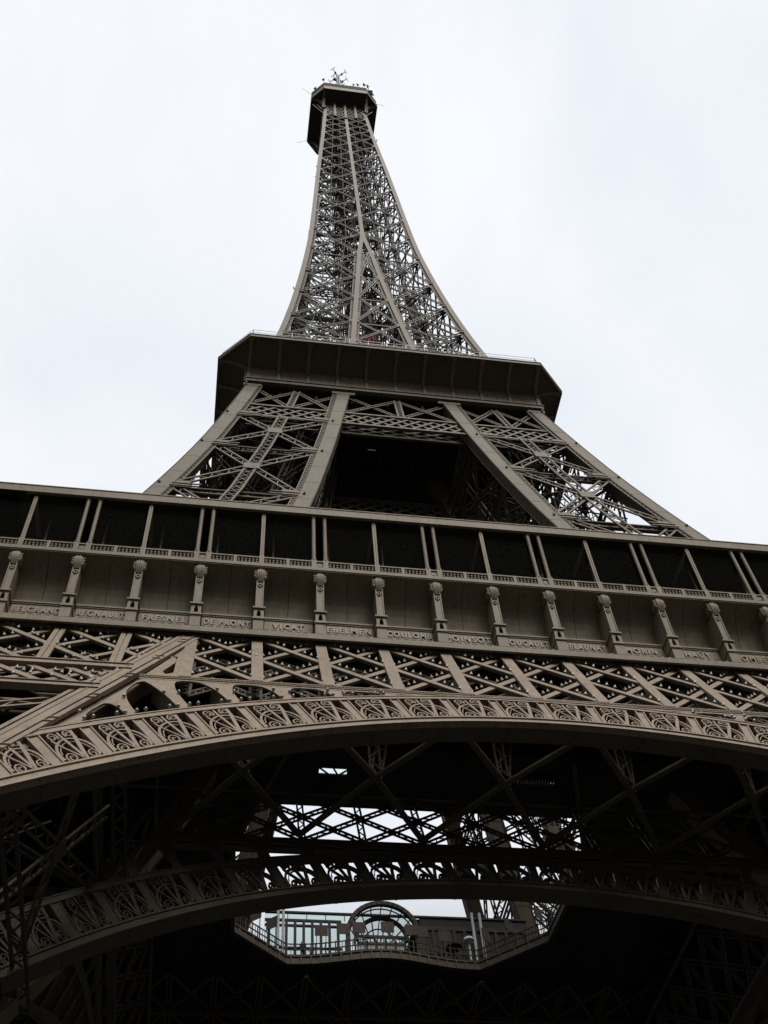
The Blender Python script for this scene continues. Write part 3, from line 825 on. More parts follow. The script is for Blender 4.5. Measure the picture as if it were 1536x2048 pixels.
    for j in range(-9, 10):
        xs = (-.37, .37) if j % 2 else (0,)
        for e_ in xs:
            c = MB(); x = j * sF + e_
            if j % 2:
                c.tube([(x, -35.04, 56.571), (x, -35.04, 56.72), (x, -35.04, 56.721), (x, -35.04, 61.25)], [.18, .18, .135, .125], 12)
                c.box(x - .18, x + .18, -35.2, -34.88, 61.25, 61.36)
            else:
                for d_ in (-.075, .075): c.box(x + d_ - .05, x + d_ + .05, -35.1, -34.98, 56.571, 61.0)
                c.box(x - .04, x + .04, -35.06, -35.02, 56.571, 61.0)
                c.box(x - .1, x + .1, -35.1, -31.9, 61.0, 61.2)
            put(c, 'gallery_column', IRON4)
    r = MB()
    r.box(-HL - .12, HL + .12, -35.33, -31.2, 61.36, 62.02)
    r.box(-HL - .16, HL + .16, -35.37, -31.2, 62.023, 62.1)
    put(r, 'gallery_roof', IRON4)
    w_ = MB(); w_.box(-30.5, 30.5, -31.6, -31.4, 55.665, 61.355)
    put(w_, 'gallery_back_wall', PLATE_SHADE)
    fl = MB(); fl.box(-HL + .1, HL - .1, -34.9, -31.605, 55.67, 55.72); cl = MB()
    put(fl, 'gallery_deck', PLATE_SHADE)
    cl.box(-HL + .2, HL - .2, -35.1, -31.61, 61.33, 61.355); put(cl, 'gallery_ceiling', PLATE_SHADE)
    if front:
        nn = MB()
        for j in range(-9, 9):
            xa = j * sF + (.5 if j % 2 else .1); xb = (j + 1) * sF - (.1 if j % 2 else .5)
            nn.add([(xa, -34.80, 56.4), (xb, -34.80, 56.4), (xb, -34.80, 61.3), (xa, -34.80, 61.3)], [(0, 1, 2, 3)])
        put(nn, 'wire_net', NET)
        for j in range(-9, 10):                     # inner posts glimpsed in the dark
            pn = MB(); pn.box(j * sF + .75, j * sF + .87, -33.2, -33.08, 55.72, 61.3)
            put(pn, 'gallery_inner_post', IRON4)
        lp = MB(); lp.box(-24.62, -24.52, -34.5, -34.4, 61.46, 61.57); put(lp, 'ceiling_lamp', WARM)
    return G
LETTER = mat('raised_lettering_paint', (0.215, 0.175, 0.132), 0.45, 0.08, 1)
gallery(True)
G1 = gallery(False)
for o in G1: o.rotation_euler.z = HP
for k in (2, 3):
    for o in G1: copy_tree(o, TOWER, k * HP)

# ---- first floor slab, its central opening and the bracing under it
def slab_ring(b, outer, inner, z0, z1):
    """outer and inner outlines with the same number of points"""
    n = len(outer); v = []
    for pts, z in ((outer, z0), (inner, z0), (outer, z1), (inner, z1)): v += [(x, y, z) for x, y in pts]
    f = []
    for i in range(n):
        j = (i + 1) % n
        f += [(i, n + i, n + j, j), (2 * n + i, 2 * n + j, 3 * n + j, 3 * n + i), (n + i, 3 * n + i, 3 * n + j, n + j), (i, j, 2 * n + j, 2 * n + i)]
    b.add(v, f)
inner = []
YN, YFAR = -20.0, 5.6
xs = np.linspace(-9.6, 6.7, 21)
for x in xs: inner.append((x, YFAR - 1.25 * (0.5 + 0.5 * math.cos((x + 1.45) / 8.15 * math.pi)) ** 1.3))
inner += [(11.7, 1.2), (12.2, -9.0), (8.5, YN), (-11.5, YN), (-14.8, -9.0), (-14.2, 1.4)]
def to_square(p, h):
    cx, cy = p[0] + 1.4, p[1] + 4.0; k = h / max(abs(cx), abs(cy)); return (cx * k, cy * k)
slab = MB()
outer = [to_square(p, 31.3) for p in inner]
# the near edge of the opening: deck strips with two slots between them
for x0, x1, y0, y1 in ((-14.8, -9.3, -20.2, -13.4), (-9.3, -7.3, -20.2, -17.45), (-9.3, -7.3, -16.85, -13.4), (-7.3, -7.0, -20.2, -13.4), (-7.0, 4.4, -20.2, -13.4), (4.4, 8.0, -20.2, -17.35), (4.4, 8.0, -16.95, -13.4), (8.0, 12.2, -20.2, -13.4)):
    slab.box(x0, x1, y0, y1, 55.48, 55.58)
slab.bars([(-9.3, -17.5, 55.46), (-8.3, -17.5, 55.46), (-7.9, -16.8, 55.46)], [(-8.5, -16.8, 55.46), (-7.9, -16.8, 55.46), (-7.2, -17.5, 55.46)], (0, 0, 1), .1, .1)
for x in np.arange(4.5, 8, .22): slab.box(x, x + .13, -17.95, -16.9, 55.3, 55.47)
slab_ring(slab, outer, inner, 55.0, 55.62)
SL = slab.build('first_floor_deck', PLATE_SHADE, TOWER)
for sx in (-1, 1):
    for sy in (-1, 1):
        cb = MB(); cb.box(min(sx * 16, sx * 31.35), max(sx * 16, sx * 31.35), min(sy * 16, sy * 31.35), max(sy * 16, sy * 31.35), 54.9, 54.998)
        cb.build('deck_corner', PLATE_SHADE, TOWER)
eb = MB(); q = np.array([(x, y, 55.3) for x, y in inner]); q = np.vstack([q, q[:1]])
P = q[:-1]; Q = q[1:]
eb.bars(P, Q, (0, 0, 1), .16, .62, .05); eb.bars(P + [0, 0, .36], Q + [0, 0, .36], (0, 0, 1), .34, .10, .1)
eb.bars(P + [0, 0, -.32], Q + [0, 0, -.32], (0, 0, 1), .34, .08, .1)
L = 0
for i in range(len(P)):
    n = max(1, int(np.linalg.norm(Q[i] - P[i]) / 1.3))
    for j in range(n):
        c = P[i] + (Q[i] - P[i]) * (j + .5) / n; eb.bar(c + [0, 0, -.35], c + [0, 0, .4], (0, 1, 0), .10, .42)
eb.build('opening_edge_beam', IRON_SHADE, TOWER)
rl = MB()
for h in (1.15, .62, .14): rl.bars(P + [0, 0, .4 + h], Q + [0, 0, .4 + h], (0, 0, 1), .09, .07, .02)
for i in range(len(P)):
    n = max(1, int(np.linalg.norm(Q[i] - P[i]) / .28))
    c = P[i] + (Q[i] - P[i]) * (np.arange(n) / n)[:, None]
    rl.bars(c + [0, 0, .36], c + [0, 0, 1.55], (0, 1, 0), .05, .05)
    rl.bars(c[::5] + [0, 0, .36], c[::5] + [0, 0, 1.62], (0, 1, 0), .1, .1)
rl.build('opening_railing', DARK, TOWER)

ub = MB(); zc = 43.9                              # wind bracing between front and inner truss
def brace(b):
    for k in range(-2, 3):
        x = k * 2 * sF - .3
        for sg in (-1, 1):
            b.bar((x, -30.2, 43.55), (x + sg * sF * 1.0, -35.2, 43.0), (0, .1, 1), .34, .16)
            b.bar((x, -30.2, 43.56), (x + sg * sF, -24.2, 44.2), (0, .1, 1), .34, .16)
    b.bar((-20, -22.2, 44.75), (20, -22.2, 44.75), (0, 0, 1), .6, .3)
brace(ub)
for k in range(-2, 3):                             # lattice hangers from the floor
    x = k * 2 * sF - .3
    ub.girder((x, -30.2, 44.2), (x, -30.2, 55), (.3, -1, 0), .75, .12, .12, .07, .7)
    ub.girder((x, -30.2, 43.6), (x + sF * .6, -28.5, 55), (.3, -1, 0), .75, .12, .12, .07, .7)
UB = ub.build('wind_bracing', IRON_SHADE, TOWER)
fbm = MB()                                         # floor beams
for x in np.arange(-29.4, 30, sF): fbm.bar((x, -32.3, 54.2), (x, -20.5, 54.2), (0, 0, 1), .3, 1.5)
for y in (-30, -26, -22): fbm.bar((-30, y, 54.0), (30, y, 54.0), (0, 0, 1), .35, 1.7)
FB = fbm.build('floor_beam', PLATE_SHADE, TOWER)
for k in (1, 2, 3):
    copy_tree(UB, TOWER, k * HP); copy_tree(FB, TOWER, k * HP) if k != 2 else None

ff = MB()
for x in np.arange(-6, 7) * sF - .5:
    ff.girder((x, 6.4, 54.5), (x, 31, 54.5), (0, 0, 1), .5, .5, .16, .08, .8)
    for y0, y1 in ((6, 11.5), (11.5, 17), (17, 22.5)):
        for sg in (0, 1): ff.bar((x + sg * sF, y0, 54.2), (x + sF - sg * sF, y1, 54.2), (0, 0, 1), .2, .2)
for y in (11.5, 17, 22.5): ff.bar((-24, y, 54.1), (24, y, 54.1), (0, 0, 1), .3, .4)
ff.build('deck_bracing', IRON_SHADE, TOWER)

# ------------------------------------------------------------------ second floor
def oct_ring(a, g, z): return [(a, -g, z), (g, -a, z), (g, a, z), (a, g, z), (-a, g, z), (-g, a, z), (-g, -a, z), (-a, -g, z)]
def second_side():
    o = []
    b = MB()
    b.box(-17.0, 17.0, -17.12, -16.2, 111.35, 111.86); b.box(-17.08, 17.08, -17.22, -16.9, 111.862, 111.98)
    o.append(b.build('beam_ledge', IRON3, TOWER))
    w = MB()
    for i in range(20):
        xa = -16.75 + i * 1.675; w.box(xa + .012, xa + 1.663, -16.92, -16.7, 111.99, 114.45)
    w.box(-16.75, 16.75, -16.69, -16.5, 111.99, 114.45)
    w.box(-16.75, 16.75, -16.99, -16.93, 114.40, 114.48)
    o.append(w.build('panel_wall', IRON, TOWER))
    cv = MB(); ts = np.linspace(0, HP, 9)
    pt = lambda t: (-16.92 - 3.1 * (1 - math.cos(t)), 114.45 + 1.73 * math.sin(t))
    gr = np.array([[(x, *pt(t)) for x in (-16.77, 16.77)] for t in ts]); cv.slab(gr, gr + [0, .1, .1])
    # chamfer corner to the right
    gr = np.array([[(16.77, *pt(t)), (-pt(t)[0], -16.77, pt(t)[1])] for t in ts]); cv.slab(gr, gr + [-.1, .1, .1])
    o.append(cv.build('coved_soffit', IRON_SHADE, TOWER))
    def bracket(x0):
        r = MB()
        prof = [(-17.05, 111.99), (-17.1, 113.0), (-17.1, 114.4)] + [(-17.1 - 2.95 * (1 - math.cos(t)), 114.4 + 1.6 * math.sin(t)) for t in np.linspace(.15, HP, 8)]
        r.loft([[(x0 - .17, y, z), (x0 + .17, y, z), (x0 + .17, min(y + .42, -16.8), z + (.16 if i > 4 else 0)), (x0 - .17, min(y + .42, -16.8), z + (.16 if i > 4 else 0))] for i, (y, z) in enumerate(prof)])
        r.box(x0 - .21, x0 + .21, -17.2, -16.9, 113.68, 113.78)
        r.box(x0 - .3, x0 + .3, -20.0, -19.6, 115.98, 116.1)
        o.append(r.build('bracket', IRON4, TOWER))
    for k in range(-5, 6): bracket(k * 3.335)
    f = MB()
    A, B_, C_ = (-16.77, -20.1), (16.77, -20.1), (20.1, -16.77)
    for (p, q) in ((A, B_), (B_, C_)):
        p3 = np.array([*p, 0.]); q3 = np.array([*q, 0.])
        nn = nrm(np.cross(q3 - p3, [0, 0, 1.0]))
        f.bar(p3 + [0, 0, 116.3], q3 + [0, 0, 116.3], nn, .56, .22, .04); f.bar(p3 + [0, 0, 116.52] + nn * .08, q3 + [0, 0, 116.52] + nn * .08, nn, .12, .2, .06)
    o.append(f.build('fascia', IRON3, TOWER))
    rr = MB()
    for (p, q) in ((A, B_), (B_, C_)):
        p3 = np.array([*p, 0.]) * .985; q3 = np.array([*q, 0.]) * .985
        for h in (117.2, 117.8, 118.4): rr.bar(p3 + [0, 0, h], q3 + [0, 0, h], (0, 0, 1), .045, .045)
        L = np.linalg.norm(q3 - p3)
        for t in np.arange(0, 1.001, 1 / max(1, round(L / 2.2))):
            c = p3 + (q3 - p3) * t; rr.bar(c + [0, 0, 116.55], c + [0, 0, 118.4], (0, 1, 0), .06, .06)
        for t in np.arange(0.15, 1.0, .3):
            c = p3 + (q3 - p3) * t; rr.cone(c + [0, 0, 116.6], (0, 0, 1), .22, .3, 8)
    o.append(rr.build('railing', WHITE, TOWER))
    return o
S2 = second_side()
for k in (1, 2, 3):
    for o in S2: copy_tree(o, TOWER, k * HP)
d2 = MB()
a2 = oct_ring(16.7, 20.0, 0); d2.prism([(x, y, 116.22) for x, y, _ in a2], (0, 0, .3))
d2.box(-16.6, 16.6, -16.6, 16.6, 111.0, 111.3)
d2.build('second_floor_deck', PLATE_SHADE, TOWER)
u2 = MB()
for x in (-13, -9, -5, -1, 3, 7, 11): u2.bar((x, -16.3, 110.4), (x, 16.3, 110.4), (0, 0, 1), .35, 1.1)
for y in (-12, -7, -2, 3, 8, 13): u2.bar((-16.3, y, 110.6), (16.3, y, 110.6), (0, 0, 1), .3, .9)
u2.build('floor_beam', PLATE_SHADE, TOWER)
l2 = MB(); l2.box(-2.5, -1.6, -10.6, -10.5, 109.6, 109.68); l2.build('ceiling_lamp', WARM2, TOWER)
k2 = MB()                                             # low buildings on the second floor deck
k2.box(-11.5, 11.5, -11.5, 11.5, 116.53, 119.6); k2.build('kiosk_block', DARK, TOWER)

# ------------------------------------------------------------------ upper shaft
LV = [116.6, 123.6, 131.2, 139.2, 149.6, 159.4, 170.8, 180.7, 190.2, 199.4, 207.6, 216.1, 223.9, 231.2, 238.4, 245.3, 250.7, 255.6, 260.5, 266]
def shaft_face():
    b = MB(); n = nrm(np.array([0, -1, .1]))
    rw = .72
    for i, (z0, z1) in enumerate(zip(LV[:-1], LV[1:])):
        hw = lambda z: W(z) - rw * .9
        n = nrm(np.array([0, -1, (W(z0) - W(z1)) / (z1 - z0)]))
        P = lambda x, z, o=0.0: np.array([x, -W(z) + .1, z]) + n * o
        gw = .62 if z0 < 180 else .46
        for sg in (-1, 1):
            x0i, x1i = Vv(z0), Vv(z1)
            for (xa, za, xb, zb, o) in ((hw(z0), z0, x1i, z1, 0), (x0i, z0, hw(z1), z1, -.09)):
                b.girder(P(sg * xa, za, o), P(sg * xb, zb, o), n, gw, .12, gw * .21, .06, gw * 1.0)
            # gussets at ribs
            b.bar(P(sg * (hw(z1) - .2), z1 - .5, .06), P(sg * (hw(z1) - .2), z1 + .5, .06), n, 1.0 if z0 < 180 else .6, .05)
            if z0 < 175:
                for dzz in (-.35, .35): b.bar(P(sg * hw(z1), z1 + dzz, .12), P(sg * (hw(z1) - 1.3), z1 + dzz, .12), n, .12, .1)
        b.bar(P(-.6 - Vv(z1), z1 - .0, .07), P(.6 + Vv(z1) if Vv(z1) < .5 else -Vv(z1) + .6, z1, .07), n, .7, .05)
        if Vv(z1) > .5:
            b.bar(P(Vv(z1) - .6, z1, .07), P(Vv(z1) + .6, z1, .07), n, .9, .05)
            v0, v1 = Vv(z0) - .3, Vv(z1) - .3                    # X between the two converging ribs
            b.girder(P(-v0, z0, .03), P(v1, z1, .03), n, .5, .12, .14, .07, .5); b.girder(P(v0, z0, -.06), P(-v1, z1, -.06), n, .5, .12, .14, .07, .5)
            b.girder(P(-v1, z1, -.3), P(v1, z1, -.3), n, .4, .12, .14, .07, .5)
    rl_ = MB()
    for z0, z1 in zip(LV[:-1], LV[1:]):
        n = nrm(np.array([0, -1, (W(z0) - W(z1)) / (z1 - z0)]))
        for sg in (-1, 1):
            P = lambda x, z: np.array([sg * x, -W(z) + .95, z])
            h0, h1 = W(z0) - .9, W(z1) - .9
            rl_.girder(P(h1, z1), P(Vv(z1), z1), n, .4, .12, .13, .07, .6)
            if z0 < 165: rl_.girder(P(h0, z0), P(Vv(z1) + .2, z1), n, .45, .1, .12, .07, .8); rl_.girder(P(Vv(z0) + .2, z0), P(h1, z1), n, .45, .1, .12, .07, .8)
            for t in (.33, .67):
                rl_.bar(P(Vv(z0) + (h0 - Vv(z0)) * t, z0), P(Vv(z1) + (h1 - Vv(z1)) * t, z1), n, .13, .13)
    f = b.build('shaft_lattice', IRON3, TOWER)
    rl_.build('rear_lattice', CORE_SHADE, f)
    rib_loft(lambda z: (-W(z), -W(z) + rw * 1.05, -W(z), -W(z) + rw * 1.05), 116.5, 266.5, 'rib', IRON3, f, 60, False)
    for sg in (-1, 1):
        rib_loft(lambda z: (sg * Vv(z) - .34, sg * Vv(z) + .34, -W(z) - .02 - .004 * sg, -W(z) + .6), 116.5, 184, 'rib', IRON3, f, 30, False)
    rib_loft(lambda z: (-.33, .33, -W(z) - .03, -W(z) + .5), 184.01, 258.5, 'rib', IRON3, f, 30, False)
    # combs along the ribs
    c = MB()
    for sg in (-1, 1):
        rib_comb(c, lambda z: (sg * (W(z) - .75), -W(z) + .2, z), 117, 200, (-sg, 0, 0), (0, -1, .1), .4, .7)
        for s2 in (-1, 1): rib_comb(c, lambda z: (sg * Vv(z) + s2 * .34, -W(z) + .2, z), 117, 172, (s2, 0, 0), (0, -1, .1), .32, .7)
    c.build('rib_lacing', IRON3, f)
    return f
SH = shaft_face()
for k in (1, 2, 3): copy_tree(SH, TOWER, k * HP)
core = MB()                                           # lift guides, stairs and cross frames inside the shaft
rnd = random.Random(11)
for x, y in ((-2.4, -2.4), (2.4, -2.4), (2.4, 2.4), (-2.4, 2.4), (0, -2.6), (0, 2.6)):
    sc_ = 1.0
    for z0, z1 in zip(LV[:-1], LV[1:]):
        core.girder((x, y, z0), (x, y, z1), (.6, -.8, 0), .75, .14, .16, .09, .9)
for z0, z1 in zip(LV[:-1], LV[1:]):
    zz = z1; w_ = W(zz) - .5
    for sx, sy in ((1, 1), (1, -1)):
        core.girder((-w_ * sx, -w_ * sy, zz), (w_ * sx, w_ * sy, zz), (0, 0, 1), .7, .15, .16, .09, .9)
    for t in (-1, 1):
        core.girder((t * 2.6, -w_, zz), (t * 2.6, w_, zz), (0, 0, 1), .5, .15, .16, .09, .9)
        core.girder((-w_, t * 2.6, zz), (w_, t * 2.6, zz), (0, 0, 1), .5, .15, .16, .09, .9)
    # inner faces of the legs below the join
    if Vv(z0) > 1.0:
        for sx in (-1, 1):
            for sy in (-1, 1):
                for za, zb in ((z0, z1), (z1, z0)):
                    core.girder((sx * Vv(za), sy * (W(za) - .6), za), (sx * Vv(zb), sy * Vv(zb), zb), (1, 0, 0), .5, .12, .14, .08, .6)
                    core.girder((sx * (W(za) - .6), sy * Vv(za), za), (sx * Vv(zb), sy * Vv(zb), zb), (0, 1, 0), .5, .12, .14, .08, .6)
                core.bar((sx * Vv(z0), sy * Vv(z0), z0), (sx * Vv(z1), sy * Vv(z1), z1), (1, 0, 0), .6, .6)
z = 118.0; k = 0
while z < 262:
    a = k * HP; p = np.array([1.7 * math.cos(a), 1.7 * math.sin(a), z]); q = np.array([1.7 * math.cos(a + HP), 1.7 * math.sin(a + HP), z + 1.9])
    core.girder(p, q, (0, -.3, 1), .8, .14, .16, .12, .45); core.bar(p + [0, 0, 1], q + [0, 0, 1], (0, 0, 1), .06, .06)
    z += 1.9; k += 1
for _ in range(420):
    zc = rnd.uniform(118, 250); w_ = W(zc) * .9
    p = np.array([rnd.uniform(-w_, w_), rnd.uniform(-w_, w_), zc]); q = p + [rnd.uniform(-2, 2), rnd.uniform(-2, 2), rnd.uniform(1, 6)]
    core.bar(p, q, (0, -1, 0), .12, .12)
core.build('lift_shaft_core', CORE_SHADE, TOWER)

# ------------------------------------------------------------------ top gallery
rnd = random.Random(5)
def top_side():
    o = []
    f = MB(); A, B_, C_ = (-5.09, -7.77), (5.09, -7.77), (7.77, -5.09)
    for p, q in ((A, B_), (B_, C_)):
        p3 = np.array([*p, 0.]); q3 = np.array([*q, 0.]); nn = nrm(np.cross(q3 - p3, [0, 0, 1.0]))
        f.bar(p3 + [0, 0, 273.4], q3 + [0, 0, 273.4], nn, 2.1, .2, .04)
    o.append(f.build('fascia', IRON3, TOWER))
    for sg in (-1, 1):
        c = MB()
        pr = [(-4.9 - 2.75 * (1 - math.cos(t)), 266.4 + 5.9 * math.sin(t)) for t in np.linspace(0, HP, 10)]
        x = sg * 5.0
        c.loft([[(x - .3, y - .12, z), (x + .3, y - .12, z), (x + .3, y + .3, z + .15), (x - .3, y + .3, z + .15)] for y, z in pr])
        c.box(x - .36, x + .36, -5.2, -4.6, 266.0, 266.35)
        o.append(c.build('bracket', IRON3, TOWER))
    p_ = MB()
    for x in (-2.4, 0, 2.4): p_.box(x - .26, x + .26, -5.15, -4.75, 261.0, 272.2)
    for i in range(9):
        for sg in (-1, 1):
            p_.bar((-4.5 + i, -4.85, 261), (-4.5 + i + sg * 3, -4.85, 268.5), (0, -1, 0), .14, .08)
    for zz in np.arange(261, 272, .9): p_.bar((-4.6, -4.8, zz), (4.6, -4.8, zz), (0, -1, 0), .12, .1)
    o.append(p_.build('corbel_lattice', IRON3, TOWER))
    cg = MB()
    for z_ in np.arange(274.7, 277.6, .4): cg.bar((-5.05, -7.72, z_), (5.05, -7.72, z_), (0, -1, 0), .12, .1); cg.bar((5.05, -7.72, z_), (7.72, -5.05, z_), (0, -1, 0), .12, .1)
    for x in np.arange(-5.0, 5.05, .34): cg.bar((x, -7.72, 274.45), (x, -7.72, 277.5 + .5 * rnd.random()), (0, -1, 0), .12, .1)
    for t in np.arange(0, 1, .1): cg.bar((5.05 + 2.67 * t, -7.72 + 2.67 * t, 274.45), (5.05 + 2.67 * t, -7.72 + 2.67 * t, 277.6), (0, -1, 0), .12, .1)
    cg.box(-4.9, 4.9, -7.6, -7.5, 274.4, 276.9)
    o.append(cg.build('safety_cage', DARK, TOWER))
    return o
T3 = top_side()
for k in (1, 2, 3):
    for o in T3: copy_tree(o, TOWER, k * HP)
tp = MB(); tp.prism([(x, y, 272.45) for x, y, _ in oct_ring(5.05, 7.66, 0)], (0, 0, 1.85))
tp.build('top_deck', DARK, TOWER)
tp = MB(); tp.prism([(x, y, 274.31) for x, y, _ in oct_ring(4.2, 6.6, 0)], (0, 0, 4.2)); tp.prism([(x, y, 278.52) for x, y, _ in oct_ring(3.0, 5.0, 0)], (0, 0, 3.4))
tp.build('top_cabin', DARK, TOWER)
ms = MB()
ms.tube([(0, 0, 281.9), (0, 0, 300), (0, 0, 300.1), (0, 0, 317.5)], [.85, .8, .62, .55], 14)
mast = ms.build('antenna_mast', WHITE, TOWER, True)
mk = MB(); mk.box(-.14, .14, -.92, -.55, 296, 314); mk.build('cable_tray', DARK, mast)
for zl, rr in ((316.0, 2.5), (308.5, 2.6)):
    for k in range(4):
        a = k * HP + math.pi / 4 + .1; dr = np.array([math.cos(a), math.sin(a), 0]); pr = np.array([-dr[1], dr[0], 0])
        am = MB(); am.bar(dr * .5 + [0, 0, zl], dr * rr + [0, 0, zl], (0, 0, 1), .16, .16)
        am.bar(dr * rr - pr * .75 + [0, 0, zl], dr * rr + pr * .75 + [0, 0, zl], (0, 0, 1), .12, .12)
        am.box(*(sorted((dr[0] * rr * .5 - .25, dr[0] * rr * .5 + .25))), *(sorted((dr[1] * rr * .5 - .25, dr[1] * rr * .5 + .25))), zl - .3, zl + .3)
        am.build('antenna_arm', DARK, mast)
def dish(p, r, out_):
    p = np.array(p, float); out_ = nrm(np.array(out_, float)); d_ = MB()
    d_.bar(p + [0, 0, -1.2], p, (0, 1, 0), .12, .12)
    d_.tube([p - out_ * .25, p, p + out_ * .18, p + out_ * .2], [r * .3, r * .75, r, r * .98], 12)
    return d_.build('dish_antenna', DARK, TOWER)
for p, r in (((4.6, -7.9, 279.6), .5), ((3.0, -7.9, 278.9), .36), ((5.75, -7.3, 280.4), .75), ((6.6, -6.7, 277.0), .6), ((-5.2, -7.9, 279.4), .4), ((-7.0, -6.1, 277.6), .45), ((2.0, -7.9, 278.4), .28)):
    dish(p, r, (p[0], p[1], 0))
wh = MB(); wh.box(5.7, 6.6, -7.7, -6.9, 276.4, 279.2); wh.build('equipment_box', WHITE, TOWER)
for p, q in (((-7.6, -5.4, 274), (-10.0, -6.6, 274.3)), ((-7.8, 5.2, 274), (-10.2, 6.2, 274.3)), ((7.7, -5.3, 274), (9.6, -5.0, 274.3)), ((-3.4, -7.2, 277), (-3.5, -7.4, 281.5)), ((3.4, -7.2, 277), (3.5, -7.4, 281.0))):
    a_ = MB(); a_.bar(p, q, (0, .2, 1), .06, .06); a_.build('whip_antenna', DARK, TOWER)
rf = MB()
for i in range(70):
    x, y = rnd.uniform(-6, 6), rnd.uniform(-7.0, -3); h = rnd.uniform(.3, 1.3); rf.box(x, x + .25, y, y + .25, 277.6, 277.7 + h)
rf.build('roof_equipment', DARK, TOWER)

# ------------------------------------------------------------------ glass pavilion on the first floor
FRAME = mat('window_frame_paint', (0.045, 0.034, 0.028), .6, .1, 2)
PAV = empty('glass_pavilion', (0, 8.0, 55.62))
tag(PAV, 'low glazed pavilion with an arched glass dome entrance beside the central opening', 'pavilion')
yq, z0q = 0.0, 0.0
fr = MB(); ftop = 6.0
for x in (-11.2, -10.2): pass
fr.box(-11.3, 12.2, -.12, .12, 5.85, 6.02)
fr.box(-11.3, -4.6, -.1, .1, 5.05, 5.25); fr.box(-11.3, -4.6, -.1, .1, 4.55, 4.72); fr.box(-11.3, -4.6, -.1, .1, 2.4, 2.55)
for i, x in enumerate(np.linspace(-10.9, -4.9, 9)): fr.box(x - .11, x + .11, -.14, .1, 0, 5.05)
for x in np.linspace(-9.3, -4.3, 4): fr.box(x - .03, x + .03, -.05, .05, 5.25, 5.85)
fr.box(2.4, 12.2, -.12, .1, 4.6, 5.0)
for x in np.linspace(2.6, 12, 11): fr.box(x - .13, x + .13, -.14, .1, 0, 4.6)
fr.box(2.4, 12.2, -.1, .1, 2.3, 2.5)
fr.build('window_frame', FRAME, PAV)
pn = MB(); pn.box(-11.3, -4.0, .0, .03, 0, 5.85); pn.build('window_pane', PANE, PAV)
pn = MB(); pn.box(2.4, 12.2, .0, .03, 0, 5.85); pn.build('dark_window_pane', DGLASS, PAV)
rfp = MB(); rfp.box(2.0, 12.3, .2, 7.5, 5.6, 5.85); rfp.build('pavilion_roof', DARK, PAV)
bw = MB(); bw.box(2.0, 12.3, 7.3, 7.5, 0, 5.6); bw.build('pavilion_back_wall', DARK, PAV)
dm = MB(); xc, R = -1.15, 3.1; zc_ = 3.0
th = np.linspace(0, math.pi, 21)
pts = lambda r, y: [(xc + r * math.cos(t), y, zc_ + r * math.sin(t)) for t in th]
gl = MB()
surf = np.array([[(xc + R * math.cos(t) * math.cos(p) , -1.5 + 1.9 * (1 - math.cos(p)) + p * 1.6, zc_ + R * math.sin(t) * (math.cos(p) ** .5)) for t in th] for p in np.linspace(0, 1.35, 9)])
gl.grid(surf); gl.build('dome_glass', GLASS, PAV, True)
dmf = MB()
dmf.poly(pts(R, -1.5), (0, -1, 0), .36, .4)
for r_ in (2, 4, 6): dmf.poly(surf[r_], (0, -1, .5), .09, .09)
for c_ in range(2, 20, 2): dmf.poly(surf[:, c_], (0, -1, .2), .08, .08)
dmf.poly(pts(R * .72, -.6), (0, -1, 0), .28, .3)
for x in (xc - R, xc + R): dmf.box(x - .18, x + .18, -1.7, -1.3, 0, zc_)
dmf.box(xc - 2.2, xc + 2.2, -.7, -.5, 3.3, 3.5)
dmf.build('dome_frame', DARK, PAV)
en = MB(); en.box(xc - 2.1, xc + 2.1, -.2, -.1, .2, 3.2); en.build('entrance_panel', WHITE, PAV)
em = MB()
for x in np.linspace(xc - 2.1, xc + 2.1, 6): em.box(x - .05, x + .05, -.32, -.22, 0, 3.3)
em.build('entrance_mullion', DARK, PAV)
for x in (-10.2, -9.75, 7.0, 7.7):
    c = MB(); c.tube([(x, -.9, 0), (x, -.9, 5.9)], [.14, .12], 10); c.build('white_post', WHITE, PAV)

# information boards hung on the railing of the opening
BP = [((528, 1838), 'first'), ((551, 1856), 'second'), ((640, 1885), 'third'), ((683, 1878), 'fourth'), ((712, 1867), 'fifth'), ((770, 1867), 'sixth'), ((822, 1870), 'seventh'), ((839, 1880), 'eighth'), ((889, 1883), 'ninth'), ((960, 1880), 'tenth'), ((1003, 1863), 'eleventh'), ((1068, 1838), 'twelfth')]
bxs = [(-12.3, 3.2), (-10.9, 4.3), (-6.7, 5.1), (-4.9, 4.75), (-3.6, 4.5), (-1.2, 4.3), (.9, 4.6), (1.8, 4.8), (3.9, 5.3), (7.4, 5.0), (9.1, 3.5), (11.3, 1.7)]
for (x, y), (_, nth) in zip(bxs, BP):
    o = empty('information_board', (x, y, 55.62)); o.rotation_euler.z = 0 if -9.6 < x < 6.7 else (rad(-40) if x < 0 else rad(42))
    tag(o, 'brown information board on the opening railing, %s from the left' % nth, 'sign', 'boards along the opening railing')
    b = MB(); b.box(-.55, .55, -.06, 0, 1.75, 2.75); b.build('board', BROWN, o)
    b = MB(); b.box(-.42, -.36, 0.003, .06, .0, 2.7); b.box(.36, .42, 0.003, .06, .0, 2.7); b.build('stand', DARK, o)

